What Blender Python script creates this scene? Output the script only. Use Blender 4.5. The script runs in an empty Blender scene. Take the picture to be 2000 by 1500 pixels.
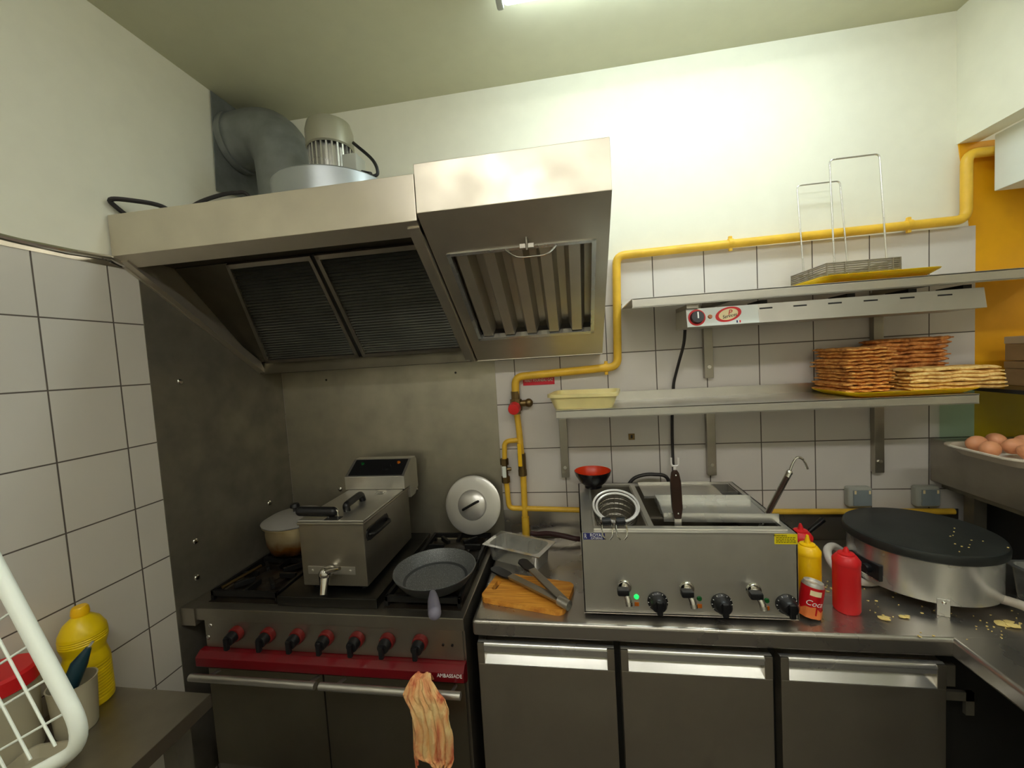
import bpy, bmesh, math, random
from mathutils import Matrix, Vector
random.seed(7)
R = math.radians
sc = bpy.context.scene
COL = sc.collection
WL = {}                                   # world offset of each root / part

# ------------------------------------------------------------------ helpers
def V(*a): return Vector(a)

def fillet(pts, r, n=5):
    """round the corners of a polyline"""
    pts = [Vector(p) for p in pts]
    out = [pts[0]]
    for i in range(1, len(pts)-1):
        a, b, c = pts[i-1], pts[i], pts[i+1]
        d1, d2 = (a-b), (c-b)
        rr = min(r, d1.length*.48, d2.length*.48)
        p, q = b+d1.normalized()*rr, b+d2.normalized()*rr
        for k in range(n+1):
            t = k/n
            out.append(p*(1-t)**2 + b*2*t*(1-t) + q*t*t)
    out.append(pts[-1])
    return out

def catmull(pts, n=6):
    pts = [Vector(p) for p in pts]
    P = [pts[0]*2-pts[1]]+pts+[pts[-1]*2-pts[-2]]
    out = []
    for i in range(1, len(P)-2):
        a, b, c, d = P[i-1:i+3]
        for k in range(n):
            t = k/n
            out.append(.5*((2*b)+(c-a)*t+(2*a-5*b+4*c-d)*t*t+(3*b-a-3*c+d)*t**3))
    out.append(pts[-1])
    return out

class MB:
    def __init__(s):
        s.bm = bmesh.new(); s.mi = 0
    def mat(s, i): s.mi = i; return s
    def _fin(s, fs):
        for f in fs: f.material_index = s.mi
    def _add(s, other, M=None):
        if M is not None: other.transform(M)
        me = bpy.data.meshes.new('tmp'); other.to_mesh(me); other.free()
        n0 = len(s.bm.faces)
        s.bm.from_mesh(me); bpy.data.meshes.remove(me)
        s.bm.faces.ensure_lookup_table()
        s._fin(s.bm.faces[n0:])
        return s
    def box(s, x0, x1, y0, y1, z0, z1, bev=0, seg=2, M=None):
        b = bmesh.new()
        bmesh.ops.create_cube(b, size=1)
        for v in b.verts:
            v.co = Vector(((x0+x1)/2+v.co.x*(x1-x0), (y0+y1)/2+v.co.y*(y1-y0), (z0+z1)/2+v.co.z*(z1-z0)))
        if bev:
            bmesh.ops.bevel(b, geom=b.edges[:], offset=bev, segments=seg, profile=.5, affect='EDGES')
        return s._add(b, M)
    def poly(s, pts, M=None):
        b = bmesh.new()
        b.faces.new([b.verts.new(p) for p in pts])
        return s._add(b, M)
    def prism(s, pts, d, M=None, bev=0, seg=2):
        """closed prism: polygon pts (3D) swept by vector d"""
        b = bmesh.new()
        d = Vector(d)
        lo = [b.verts.new(p) for p in pts]; hi = [b.verts.new(Vector(p)+d) for p in pts]
        n = len(pts)
        b.faces.new(lo); b.faces.new(hi[::-1])
        for i in range(n): b.faces.new([lo[i], hi[i], hi[(i+1) % n], lo[(i+1) % n]])
        bmesh.ops.recalc_face_normals(b, faces=b.faces[:])
        if bev: bmesh.ops.bevel(b, geom=b.edges[:], offset=bev, segments=seg, profile=.5, affect='EDGES')
        return s._add(b, M)
    def cyl(s, p0, p1, r0, r1=None, n=24, bev=0):
        p0, p1 = Vector(p0), Vector(p1)
        if r1 is None: r1 = r0
        d = p1-p0
        L = d.length
        prof = [(0, 0), (r0, 0), (r1, L), (0, L)]
        if bev: prof = [(0, 0), (r0-bev, 0), (r0-bev*.3, bev*.3), (r0, bev), (r1, L-bev), (r1-bev*.3, L-bev*.3), (r1-bev, L), (0, L)]
        q = Vector((0, 0, 1)).rotation_difference(d.normalized())
        return s.lathe(prof, M=Matrix.Translation(p0) @ q.to_matrix().to_4x4(), n=n)
    def lathe(s, prof, c=(0, 0, 0), M=None, n=40, sx=1, sy=1):
        b = bmesh.new()
        rings = []
        for r, z in prof:
            if r < 1e-6: rings.append([b.verts.new((c[0], c[1], c[2]+z))])
            else: rings.append([b.verts.new((c[0]+r*sx*math.cos(2*math.pi*k/n), c[1]+r*sy*math.sin(2*math.pi*k/n), c[2]+z)) for k in range(n)])
        for a, e in zip(rings, rings[1:]):
            for k in range(n):
                k2 = (k+1) % n
                if len(a) == 1 and len(e) == 1: continue
                if len(a) == 1: b.faces.new([a[0], e[k2], e[k]])
                elif len(e) == 1: b.faces.new([a[k], a[k2], e[0]])
                else: b.faces.new([a[k], a[k2], e[k2], e[k]])
        bmesh.ops.recalc_face_normals(b, faces=b.faces[:])
        return s._add(b, M)
    def tube(s, pts, r, n=10, closed=False, flat=1.0):
        pts = [Vector(p) for p in pts]
        b = bmesh.new()
        N = len(pts)
        rings = []; up = None
        for i in range(N):
            if closed: t = (pts[(i+1) % N]-pts[i-1])
            else: t = pts[min(i+1, N-1)]-pts[max(i-1, 0)]
            t.normalize()
            if up is None:
                up = Vector((0, 0, 1)) if abs(t.z) < .9 else Vector((1, 0, 0))
            up = (up - t*up.dot(t)); up.normalize()
            w = t.cross(up)
            rad = r(i/(N-1)) if callable(r) else r
            rings.append([b.verts.new(pts[i]+(up*math.cos(2*math.pi*k/n)*flat+w*math.sin(2*math.pi*k/n))*rad) for k in range(n)])
        for i in range(N if closed else N-1):
            a, e = rings[i], rings[(i+1) % N]
            for k in range(n): b.faces.new([a[k], a[(k+1) % n], e[(k+1) % n], e[k]])
        if not closed:
            b.faces.new(rings[0]); b.faces.new(rings[-1][::-1])
        bmesh.ops.recalc_face_normals(b, faces=b.faces[:])
        return s._add(b)
    def ball(s, c, r, sx=1, sy=1, sz=1, M=None, n=20):
        b = bmesh.new()
        bmesh.ops.create_uvsphere(b, u_segments=n, v_segments=n//2, radius=r)
        for v in b.verts: v.co = Vector((v.co.x*sx, v.co.y*sy, v.co.z*sz))
        if M is not None: b.transform(M)
        b.transform(Matrix.Translation(c))
        return s._add(b)
    def grid(s, f, nu, nv, thick=0, close_u=False):
        b = bmesh.new()
        vs = [[b.verts.new(f(i/(nu if close_u else nu-1), j/(nv-1))) for j in range(nv)] for i in range(nu)]
        for i in range(nu if close_u else nu-1):
            for j in range(nv-1):
                b.faces.new([vs[i][j], vs[(i+1) % nu][j], vs[(i+1) % nu][j+1], vs[i][j+1]])
        bmesh.ops.recalc_face_normals(b, faces=b.faces[:])
        if thick: bmesh.ops.solidify(b, geom=b.faces[:], thickness=thick)
        return s._add(b)
    def build(s, name, mats, parent=None, loc=None, smooth=38):
        if not isinstance(mats, (list, tuple)): mats = [mats]
        off = WL[parent.name] if parent is not None else Vector(loc if loc else (0, 0, 0))
        s.bm.transform(Matrix.Translation(-off))
        me = bpy.data.meshes.new(name); s.bm.to_mesh(me); s.bm.free()
        for m in mats: me.materials.append(m)
        me.shade_smooth(); me.set_sharp_from_angle(angle=R(smooth))
        o = bpy.data.objects.new(name, me); COL.objects.link(o)
        wn = o.modifiers.new('normals', 'WEIGHTED_NORMAL'); wn.keep_sharp = True; wn.weight = 80
        if parent is not None: o.parent = parent
        else: o.location = off
        WL[o.name] = off
        return o

def tag(o, label, cat, group=None):
    o['label'] = label; o['category'] = cat
    if group: o['group'] = group
    return o
def thing(name, loc, label, cat, group=None):
    o = bpy.data.objects.new(name, None); COL.objects.link(o); o.location = loc
    o.empty_display_size = .05
    WL[o.name] = Vector(loc)
    return tag(o, label, cat, group)
def struct(o): o['kind'] = 'structure'; return o

def text_mb(txt, size, M, ext=.0004, align='CENTER', shear=0, sx=1.0):
    cu = bpy.data.curves.new('t', 'FONT'); cu.body = txt; cu.size = size; cu.extrude = ext
    cu.align_x = align; cu.align_y = 'CENTER'; cu.shear = shear; cu.resolution_u = 3
    o = bpy.data.objects.new('t', cu); COL.objects.link(o)
    dg = bpy.context.evaluated_depsgraph_get()
    me = bpy.data.meshes.new_from_object(o.evaluated_get(dg))
    bpy.data.objects.remove(o); bpy.data.curves.remove(cu)
    me.transform(M @ Matrix.Diagonal((sx, 1, 1, 1)))
    m = MB(); m.bm.from_mesh(me); bpy.data.meshes.remove(me)
    return m
FRONT = Matrix.Rotation(R(90), 4, 'X')          # text facing -y

# ------------------------------------------------------------------ materials
def nt(name):
    m = bpy.data.materials.new(name); m.use_nodes = True
    n = m.node_tree; b = n.nodes['Principled BSDF']
    return m, n, b
def lin(c):
    return tuple(((x/255)/12.92 if x/255 <= .04045 else ((x/255+.055)/1.055)**2.4) for x in c)
def node(n, t, **k):
    x = n.nodes.new(t)
    for a, v in k.items():
        if a in x.inputs: x.inputs[a].default_value = v
        else: setattr(x, a, v)
    return x
def noise(n, scale, detail=3, rough=.5, stretch=None):
    tc = n.nodes.new('ShaderNodeTexCoord')
    src = tc.outputs['Object']
    if stretch:
        mp = n.nodes.new('ShaderNodeMapping'); mp.inputs['Scale'].default_value = stretch
        n.links.new(src, mp.inputs['Vector']); src = mp.outputs['Vector']
    t = n.nodes.new('ShaderNodeTexNoise')
    t.inputs['Scale'].default_value = scale; t.inputs['Detail'].default_value = detail; t.inputs['Roughness'].default_value = rough
    n.links.new(src, t.inputs['Vector'])
    return t
def ramp(n, src, stops):
    r = n.nodes.new('ShaderNodeValToRGB')
    e = r.color_ramp.elements
    while len(e) < len(stops): e.new(.5)
    for el, (p, c) in zip(e, stops):
        el.position = p; el.color = (*c, 1) if len(c) == 3 else c
    n.links.new(src, r.inputs['Fac'])
    return r
def g3(v): return (v, v, v)
def plain(name, rgb, rough=.5, metal=0, coat=0, vary=0, bump=0, bscale=200, trans=0, ior=1.45, sub=0, emit=0):
    m, n, b = nt(name)
    c = lin(rgb)
    b.inputs['Base Color'].default_value = (*c, 1)
    b.inputs['Roughness'].default_value = rough; b.inputs['Metallic'].default_value = metal
    b.inputs['Coat Weight'].default_value = coat; b.inputs['Transmission Weight'].default_value = trans; b.inputs['IOR'].default_value = ior
    if sub:
        b.inputs['Subsurface Weight'].default_value = sub; b.inputs['Subsurface Radius'].default_value = (.01, .006, .003)
    t = noise(n, 14, 4)
    lo = tuple(x*(1-vary) for x in c); hi = tuple(min(1, x*(1+vary)) for x in c)
    r = ramp(n, t.outputs['Fac'], [(.3, lo), (.7, hi)])
    n.links.new(r.outputs['Color'], b.inputs['Base Color'])
    if bump:
        t2 = noise(n, bscale, 3)
        bp = node(n, 'ShaderNodeBump', Strength=bump, Distance=.002)
        n.links.new(t2.outputs['Fac'], bp.inputs['Height']); n.links.new(bp.outputs['Normal'], b.inputs['Normal'])
    if emit:
        b.inputs['Emission Color'].default_value = (*c, 1); b.inputs['Emission Strength'].default_value = emit
    return m
def steel(name, rgb, rough=.3, stretch=(1, 1, 60), dirt=.12, bump=.05, metal=1.0):
    m, n, b = nt(name)
    c = lin(rgb)
    b.inputs['Metallic'].default_value = metal
    t = noise(n, 7, 4)
    r = ramp(n, t.outputs['Fac'], [(.3, tuple(x*(1-dirt) for x in c)), (.7, c)])
    n.links.new(r.outputs['Color'], b.inputs['Base Color'])
    rr = ramp(n, t.outputs['Fac'], [(.3, g3(min(1, rough*1.25))), (.7, g3(rough*.85))])
    n.links.new(rr.outputs['Color'], b.inputs['Roughness'])
    t2 = noise(n, 30, 3, stretch=stretch)
    bp = node(n, 'ShaderNodeBump', Strength=bump, Distance=.001)
    n.links.new(t2.outputs['Fac'], bp.inputs['Height']); n.links.new(bp.outputs['Normal'], b.inputs['Normal'])
    return m
def tiles(name, axis, w, h, o1, o2, tile=(212, 206, 200), grout=(92, 84, 76), g=.0035):
    """square glazed tiles with dark joints; axis = world axis that runs along the wall"""
    m, n, b = nt(name)
    tc = n.nodes.new('ShaderNodeTexCoord'); sp = n.nodes.new('ShaderNodeSeparateXYZ')
    n.links.new(tc.outputs['Object'], sp.inputs[0])
    def line(sock, w, o):
        a = node(n, 'ShaderNodeMath', operation='SUBTRACT'); n.links.new(sock, a.inputs[0]); a.inputs[1].default_value = o-w/2
        d = node(n, 'ShaderNodeMath', operation='DIVIDE'); n.links.new(a.outputs[0], d.inputs[0]); d.inputs[1].default_value = w
        f = node(n, 'ShaderNodeMath', operation='FRACT'); n.links.new(d.outputs[0], f.inputs[0])
        c = node(n, 'ShaderNodeMath', operation='SUBTRACT'); n.links.new(f.outputs[0], c.inputs[0]); c.inputs[1].default_value = .5
        ab = node(n, 'ShaderNodeMath', operation='ABSOLUTE'); n.links.new(c.outputs[0], ab.inputs[0])
        mr = node(n, 'ShaderNodeMapRange'); mr.interpolation_type = 'SMOOTHSTEP'
        mr.inputs['From Min'].default_value = g*.35/w; mr.inputs['From Max'].default_value = g*.75/w
        n.links.new(ab.outputs[0], mr.inputs['Value'])
        return mr.outputs['Result']
    l1 = line(sp.outputs[axis], w, o1); l2 = line(sp.outputs['Z'], h, o2)
    mn = node(n, 'ShaderNodeMath', operation='MINIMUM'); n.links.new(l1, mn.inputs[0]); n.links.new(l2, mn.inputs[1])
    t = noise(n, 3, 3)
    r = ramp(n, t.outputs['Fac'], [(.3, tuple(x*.95 for x in lin(tile))), (.7, lin(tile))])
    mx = n.nodes.new('ShaderNodeMix'); mx.data_type = 'RGBA'
    n.links.new(mn.outputs[0], mx.inputs['Factor'])
    mx.inputs[6].default_value = (*lin(grout), 1); n.links.new(r.outputs['Color'], mx.inputs[7])
    n.links.new(mx.outputs[2], b.inputs['Base Color'])
    mr = node(n, 'ShaderNodeMapRange'); n.links.new(mn.outputs[0], mr.inputs['Value'])
    mr.inputs['To Min'].default_value = .85; mr.inputs['To Max'].default_value = .28
    n.links.new(mr.outputs['Result'], b.inputs['Roughness'])
    bp = node(n, 'ShaderNodeBump', Strength=.5, Distance=.0015)
    n.links.new(mn.outputs[0], bp.inputs['Height']); n.links.new(bp.outputs['Normal'], b.inputs['Normal'])
    return m

M_plaster = plain('wall_plaster', (232, 230, 214), .75, vary=.02, bump=.05, bscale=60)
M_ceil = plain('ceiling_paint', (202, 201, 176), .8, vary=.02, bump=.04, bscale=50)
M_yellow = plain('yellow_paint', (232, 168, 8), .55, vary=.05, bump=.05, bscale=40)
M_whitep = plain('white_paint', (225, 230, 226), .45, vary=.02)
M_tileB = tiles('wall_tiles', 'X', .2, .2, .1375, .1)
M_tileL = tiles('side_wall_tiles', 'Y', .178, .1963, -.705, 1.885, tile=(214, 209, 200))
M_floor = tiles('floor_tiles', 'X', .2, .2, 0, 0, tile=(170, 160, 146))
M_steel = steel('brushed_steel', (212, 209, 202), .33, metal=.92)
M_steelh = steel('hood_steel', (208, 200, 184), .36, stretch=(60, 1, 60), metal=.85)
M_steeld = steel('dull_steel', (168, 162, 150), .36, stretch=(1, 1, 60), dirt=.2, metal=.95)
M_steelg = steel('greasy_steel', (150, 144, 130), .52, stretch=(60, 1, 1), dirt=.3, metal=.8)
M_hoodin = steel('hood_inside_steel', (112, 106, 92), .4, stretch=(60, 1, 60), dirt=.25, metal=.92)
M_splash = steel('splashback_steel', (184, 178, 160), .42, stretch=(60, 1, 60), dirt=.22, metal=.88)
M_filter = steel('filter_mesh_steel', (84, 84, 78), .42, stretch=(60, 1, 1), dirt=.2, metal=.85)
M_cook = steel('cooker_steel', (216, 213, 205), .35, dirt=.14, metal=.88)
M_oven = steel('oven_door_steel', (138, 132, 116), .36, dirt=.1, metal=.97)
M_door = steel('fridge_door_steel', (178, 171, 157), .38, stretch=(1, 1, 60), dirt=.08, metal=.94)
M_lampm = steel('heat_lamp_metal', (190, 186, 176), .36, metal=.7)
M_top = steel('worktop_steel', (180, 175, 167), .28, stretch=(1, 1, 1), dirt=.06, bump=.0, metal=.92)
M_chrome = steel('chrome', (222, 220, 214), .1, dirt=.03, bump=0)
M_bright = steel('polished_steel', (214, 213, 208), .24, dirt=.06, metal=.82)
M_alu = steel('spun_aluminium', (216, 213, 208), .3, metal=.65, dirt=.12, stretch=(1, 1, 1), bump=.1)
M_galv = steel('galvanised_metal', (170, 175, 178), .4, dirt=.12, metal=.75)
M_duct = plain('grey_duct', (122, 126, 124), .5, metal=.3, vary=.18, bump=.2, bscale=30)
M_dark = plain('dark_void', (34, 33, 30), .6, vary=.1)
M_black = plain('black_plastic', (22, 22, 24), .35, vary=.1)
M_iron = plain('cast_iron', (24, 23, 22), .5, metal=.3, vary=.3, bump=.3, bscale=150)
M_hotpl = steel('solid_top_iron', (78, 77, 74), .42, dirt=.3)
M_burnt = plain('burnt_enamel', (34, 28, 22), .35, vary=.4, bump=.2, bscale=60)
M_rubber = plain('dark_cable', (38, 34, 34), .5)
M_hoser = plain('dark_red_hose', (62, 34, 34), .45)
M_ypipe = plain('yellow_pipe', (230, 184, 58), .4, vary=.12, bump=.1, bscale=80)
M_brass = steel('worn_brass', (138, 116, 78), .4, dirt=.3)
M_red = plain('red_plastic', (205, 30, 34), .38, vary=.03)
M_redk = plain('red_valve', (220, 45, 45), .4)
M_maroon = plain('maroon_enamel', (112, 12, 22), .3, vary=.06, coat=.2)
M_redbz = plain('red_knob_bezel', (112, 30, 28), .35)
M_ybot = plain('yellow_squeeze_plastic', (244, 192, 8), .35, vary=.03)
M_ybot2 = plain('yellow_bottle_plastic', (232, 200, 6), .35, vary=.04)
M_ytray = plain('yellow_tray', (246, 208, 10), .4, vary=.03, sub=.7)
M_ytray.node_tree.nodes['Principled BSDF'].inputs['Subsurface Radius'].default_value = (.05, .04, .01)
M_ystk = plain('yellow_sticker', (232, 214, 20), .4)
M_ytub = plain('cream_plastic', (236, 222, 158), .4, vary=.06, sub=.2)
M_cloud = plain('translucent_plastic', (206, 198, 172), .35, trans=.35)
M_whpl = plain('white_plastic', (232, 238, 228), .35, vary=.02)
M_eggt = plain('off_white_plastic', (206, 194, 176), .4, vary=.05)
M_egg = plain('brown_eggshell', (206, 140, 100), .5, vary=.08, bump=.05, bscale=300)
M_wire = plain('bright_tinned_wire', (236, 232, 228), .3, metal=.35)
M_card = plain('brown_cardboard', (166, 134, 92), .8, vary=.1, bump=.1, bscale=120)
M_cardl = plain('pale_cardboard', (204, 182, 148), .8, vary=.06)
M_white = plain('white_ink', (240, 240, 235), .5)
M_blue = plain('navy_ink', (44, 48, 110), .5)
M_ink = plain('black_ink', (20, 20, 20), .5)
M_inky = plain('olive_ink', (110, 98, 12), .5)
M_redi = plain('red_ink', (212, 34, 36), .5)
M_cream = plain('cream_ink', (240, 222, 176), .5)
M_signr = plain('red_sign', (206, 26, 48), .4)
M_grey = plain('grey_switch_plastic', (132, 142, 146), .4, vary=.03)
M_greyl = plain('light_grey_plastic', (170, 172, 164), .4)
M_cowl = plain('cast_grey_cowl', (160, 158, 140), .4, metal=.5)
M_greend = plain('green_lens', (20, 90, 40), .2)
M_greenl = plain('lit_green_lens', (30, 220, 90), .2, emit=1.2)
M_amber = plain('amber_lens', (178, 92, 20), .25)
M_orange = plain('orange_sauce', (232, 128, 66), .4, vary=.12, bump=.4, bscale=60)
M_canred = plain('red_can_print', (214, 24, 34), .28, metal=.35)
M_bowlr = plain('red_lacquer', (214, 58, 18), .3)
M_bowlk = plain('black_lacquer', (22, 20, 22), .22)
M_crepe = plain('crepe_plate_iron', (40, 42, 40), .42, metal=.1, vary=.2, bump=.05, bscale=120)
M_crumb = plain('crumb', (222, 196, 122), .8, vary=.15)
M_whose = plain('white_hose', (206, 196, 184), .5, vary=.05)
M_dkgreen = plain('dark_teal_plastic', (22, 56, 68), .35)
M_brownw = plain('dark_wood_handle', (44, 24, 14), .4, vary=.4)
M_panout = plain('grey_coated_metal', (64, 66, 66), .45, metal=.3)
M_panhdl = plain('lilac_grey_handle', (122, 118, 134), .5)
M_stain = plain('soot', (52, 36, 20), .6)

def mat_stone():
    m, n, b = nt('speckled_nonstick')
    t = noise(n, 420, 2, .6)
    r = ramp(n, t.outputs['Fac'], [(.40, lin((84, 85, 84))), (.60, lin((104, 106, 106))), (.68, lin((150, 152, 152)))])
    n.links.new(r.outputs['Color'], b.inputs['Base Color'])
    b.inputs['Roughness'].default_value = .42; b.inputs['Metallic'].default_value = .15
    return m
M_stone = mat_stone()
def mat_waffle(name, a, bb, c):
    m, n, b = nt(name)
    t = noise(n, 55, 5, .65)
    r = ramp(n, t.outputs['Fac'], [(.32, lin(a)), (.52, lin(bb)), (.7, lin(c))])
    n.links.new(r.outputs['Color'], b.inputs['Base Color']); b.inputs['Roughness'].default_value = .75
    bp = node(n, 'ShaderNodeBump', Strength=.6, Distance=.003)
    n.links.new(t.outputs['Fac'], bp.inputs['Height']); n.links.new(bp.outputs['Normal'], b.inputs['Normal'])
    return m
M_waf = [mat_waffle('toasted_waffle', (162, 92, 34), (228, 160, 80), (248, 200, 118)),
         mat_waffle('brown_waffle', (142, 80, 32), (206, 134, 66), (232, 172, 98)),
         mat_waffle('pale_waffle', (208, 150, 74), (244, 206, 128), (252, 224, 156))]
def mat_wood():
    m, n, b = nt('bamboo_board')
    t = noise(n, 9, 4, .6, stretch=(1, 14, 4))
    r = ramp(n, t.outputs['Fac'], [(.3, lin((186, 110, 32))), (.55, lin((222, 152, 54))), (.75, lin((238, 178, 82)))])
    n.links.new(r.outputs['Color'], b.inputs['Base Color']); b.inputs['Roughness'].default_value = .5
    return m
M_wood = mat_wood()
def mat_cloth():
    m, n, b = nt('stained_cloth')
    t = noise(n, 11, 4, .55, stretch=(1.3, 1, .6)); t.inputs['Distortion'].default_value = .8
    r = ramp(n, t.outputs['Fac'], [(.37, lin((206, 98, 68))), (.46, lin((236, 174, 118))), (.60, lin((242, 210, 148)))])
    n.links.new(r.outputs['Color'], b.inputs['Base Color']); b.inputs['Roughness'].default_value = .9
    t2 = noise(n, 160, 3)
    bp = node(n, 'ShaderNodeBump', Strength=.6, Distance=.003)
    n.links.new(t2.outputs['Fac'], bp.inputs['Height']); n.links.new(bp.outputs['Normal'], b.inputs['Normal'])
    return m
M_cloth = mat_cloth()
def mat_pot():
    m, n, b = nt('scorched_pot_metal')
    tc = n.nodes.new('ShaderNodeTexCoord'); sp = n.nodes.new('ShaderNodeSeparateXYZ'); n.links.new(tc.outputs['Object'], sp.inputs[0])
    t = noise(n, 18, 4)
    ad = node(n, 'ShaderNodeMath', operation='MULTIPLY_ADD'); n.links.new(t.outputs['Fac'], ad.inputs[0]); ad.inputs[1].default_value = -.07; n.links.new(sp.outputs['Z'], ad.inputs[2])
    mr = node(n, 'ShaderNodeMapRange'); n.links.new(ad.outputs[0], mr.inputs['Value'])
    mr.inputs['From Min'].default_value = -.03; mr.inputs['From Max'].default_value = .06
    r = ramp(n, mr.outputs['Result'], [(.05, lin((40, 26, 14))), (.4, lin((150, 96, 40))), (.8, lin((196, 178, 140)))])
    n.links.new(r.outputs['Color'], b.inputs['Base Color']); b.inputs['Metallic'].default_value = .75; b.inputs['Roughness'].default_value = .32
    return m
M_pot = mat_pot()
def mat_glass(name, tint, rough=.02):
    m, n, b = nt(name)
    b.inputs['Base Color'].default_value = (*tint, 1); b.inputs['Transmission Weight'].default_value = 1
    b.inputs['Roughness'].default_value = rough; b.inputs['IOR'].default_value = 1.5
    # thin architectural glass: mostly clear with a faint tint and a reflection
    tr = node(n, 'ShaderNodeBsdfTransparent'); tr.inputs['Color'].default_value = (*tint, 1)
    gl = node(n, 'ShaderNodeBsdfGlossy'); gl.inputs['Roughness'].default_value = .03
    fr = node(n, 'ShaderNodeFresnel'); fr.inputs['IOR'].default_value = 1.18
    mx = node(n, 'ShaderNodeMixShader')
    n.links.new(fr.outputs[0], mx.inputs[0]); n.links.new(tr.outputs[0], mx.inputs[1]); n.links.new(gl.outputs[0], mx.inputs[2])
    n.links.new(mx.outputs[0], n.nodes['Material Output'].inputs['Surface'])
    return m
M_glass = mat_glass('green_tinted_glass', (.84, .92, .86))
def mat_lamp(name, col, st):
    m, n, b = nt(name)
    b.inputs['Base Color'].default_value = (.9, .9, .9, 1)
    b.inputs['Emission Color'].default_value = (*col, 1); b.inputs['Emission Strength'].default_value = st
    return m
LAMP = 13.0
M_lamp = mat_lamp('lit_diffuser', (.85, .98, 1.0), LAMP)
M_fill_rear = mat_lamp('fill_diffuser_rear', (1.0, .985, .945), 16.5)  # glow of the two added fill lights behind the camera
M_fill_shop = mat_lamp('fill_diffuser_shop', (1.0, .97, .9), 16.0)  # glow of the added fill light on the shop side

# ------------------------------------------------------------------ room shell
CEIL = 2.86
b = MB(); b.box(-.1, 5.3, -3.3, .1, -.06, 0); struct(b.build('floor', M_floor))
b = MB(); b.box(-.1, 5.3, -3.3, .1, CEIL, CEIL+.1); struct(b.build('ceiling', M_ceil))
b = MB(); b.box(-.1, 5.3, .006, .1, -.06, CEIL+.05)
b.mat(1).box(-.05, 2.888, 0, .006, 0, 2.09)
b.mat(2).prism([(2.834, .006, 2.39), (2.888, .006, 1.95), (2.888, .006, 0), (5.2, .006, 0), (5.2, .006, 2.39)], (0, -.004, 0))
struct(b.build('wall_back', [M_plaster, M_tileB, M_yellow]))
b = MB(); b.box(-.1, -.006, -3.3, .1, -.06, CEIL+.05)
b.mat(1).box(-.006, 0, -3.2, 0, 0, 2.076)
struct(b.build('wall_left', [M_plaster, M_tileL]))
b = MB(); b.box(-.1, 5.3, -3.3, -3.2, -.06, CEIL+.05); struct(b.build('wall_front', M_plaster))
b = MB(); b.box(5.2, 5.3, -3.3, .1, -.06, CEIL+.05); struct(b.build('wall_east', M_plaster))
b = MB(); b.box(2.83, 2.90, -3.2, .006, 2.39, CEIL); struct(b.build('wall_right', M_plaster))
# dented metal edging above the left wall's tiles
b = MB()
b.tube([(.006, -3.19, 2.079)]+[(.006+.004*math.sin(i*1.7), -1.6+i*.1, 2.079+.004*math.sin(i*2.3)) for i in range(10)]+[(.006, -.66, 2.070)], .008, n=8)
b.box(-.001, .002, -3.19, -.64, 2.058, 2.074)
struct(b.build('trim_1', M_chrome))
# white boxed-in beam hanging in the serving opening
b = MB(); b.box(2.905, 3.35, -2.6, -.045, 2.193, 2.388, bev=.003); struct(b.build('trim_2', M_whitep))

# ------------------------------------------------------------------ ceiling light and added fill lights
def light_fix(x0, x1, y0, y1, label, md):
    t = thing('ceiling_light', ((x0+x1)/2, (y0+y1)/2, CEIL), label, 'ceiling light')
    b = MB(); b.box(x0+.02, x1-.02, y0+.015, y1-.015, 2.835, CEIL-.001); b.build('housing', M_whpl, t)
    b = MB(); b.box(x0+.022, x1-.022, y0, y1, 2.792, 2.836, bev=.014, seg=3); b.build('diffuser', md, t)
    for a in (x0, x1-.022):
        b = MB(); b.box(a, a+.022, y0-.003, y1+.003, 2.788, CEIL-.001, bev=.006); b.build('end_cap', M_greyl, t)
    return t
light_fix(1.215, 2.46, -.57, -.445, 'long lit fluorescent ceiling fitting over the worktop', M_lamp)
light_fix(.5, 1.75, -2.25, -2.12, 'added unseen fill light behind the viewer, nearer the tiled side wall', M_fill_rear)  # added fill, out of view, brightens the faces towards the camera
light_fix(2.0, 3.25, -2.25, -2.12, 'added unseen fill light behind the viewer, nearer the serving side', M_fill_rear)  # the other added rear fill, also out of view

light_fix(3.4, 4.65, -1.3, -1.17, 'added unseen fill light over the shop beyond the serving ledge', M_fill_shop)  # added fill, out of view, lifts the yellow wall and cardboard boxes
# ------------------------------------------------------------------ steel wall panels
t = thing('steel_wall_panel', (0, -.31, .3), 'dark greasy stainless panel screwed to the side wall beside the range', 'wall panel')
b = MB(); b.box(.0005, .003, -.617, -.004, .25, 2.05); b.build('sheet', M_steelg, t)
for (y, z) in ((-.516, 1.691), (-.523, 1.108), (-.532, .976), (-.157, 1.117)):
    b = MB(); b.ball((.004, y, z), .011, sx=.5); b.build('screw', M_chrome, t)
t = thing('steel_splashback', (.52, 0, .88), 'stainless splashback sheet on the back wall behind the range', 'wall panel')
b = MB(); b.box(.004, 1.050, -.003, -.0005, .80, 1.75); b.box(.985, 1.05, -.0045, -.003, .80, 1.75); b.build('sheet', M_splash, t)
for (x, z) in ((.257, 1.127), (.64, 1.123)):
    b = MB(); b.ball((x, -.004, z), .011, sy=.5); b.build('screw', M_chrome, t)
for (x, z) in ((.234, 1.655), (.869, 1.655)):
    b = MB(); b.cyl((x, -.0042, z), (x, -.003, z), .005, n=12); b.build('screw_hole', M_dark, t)

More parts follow.
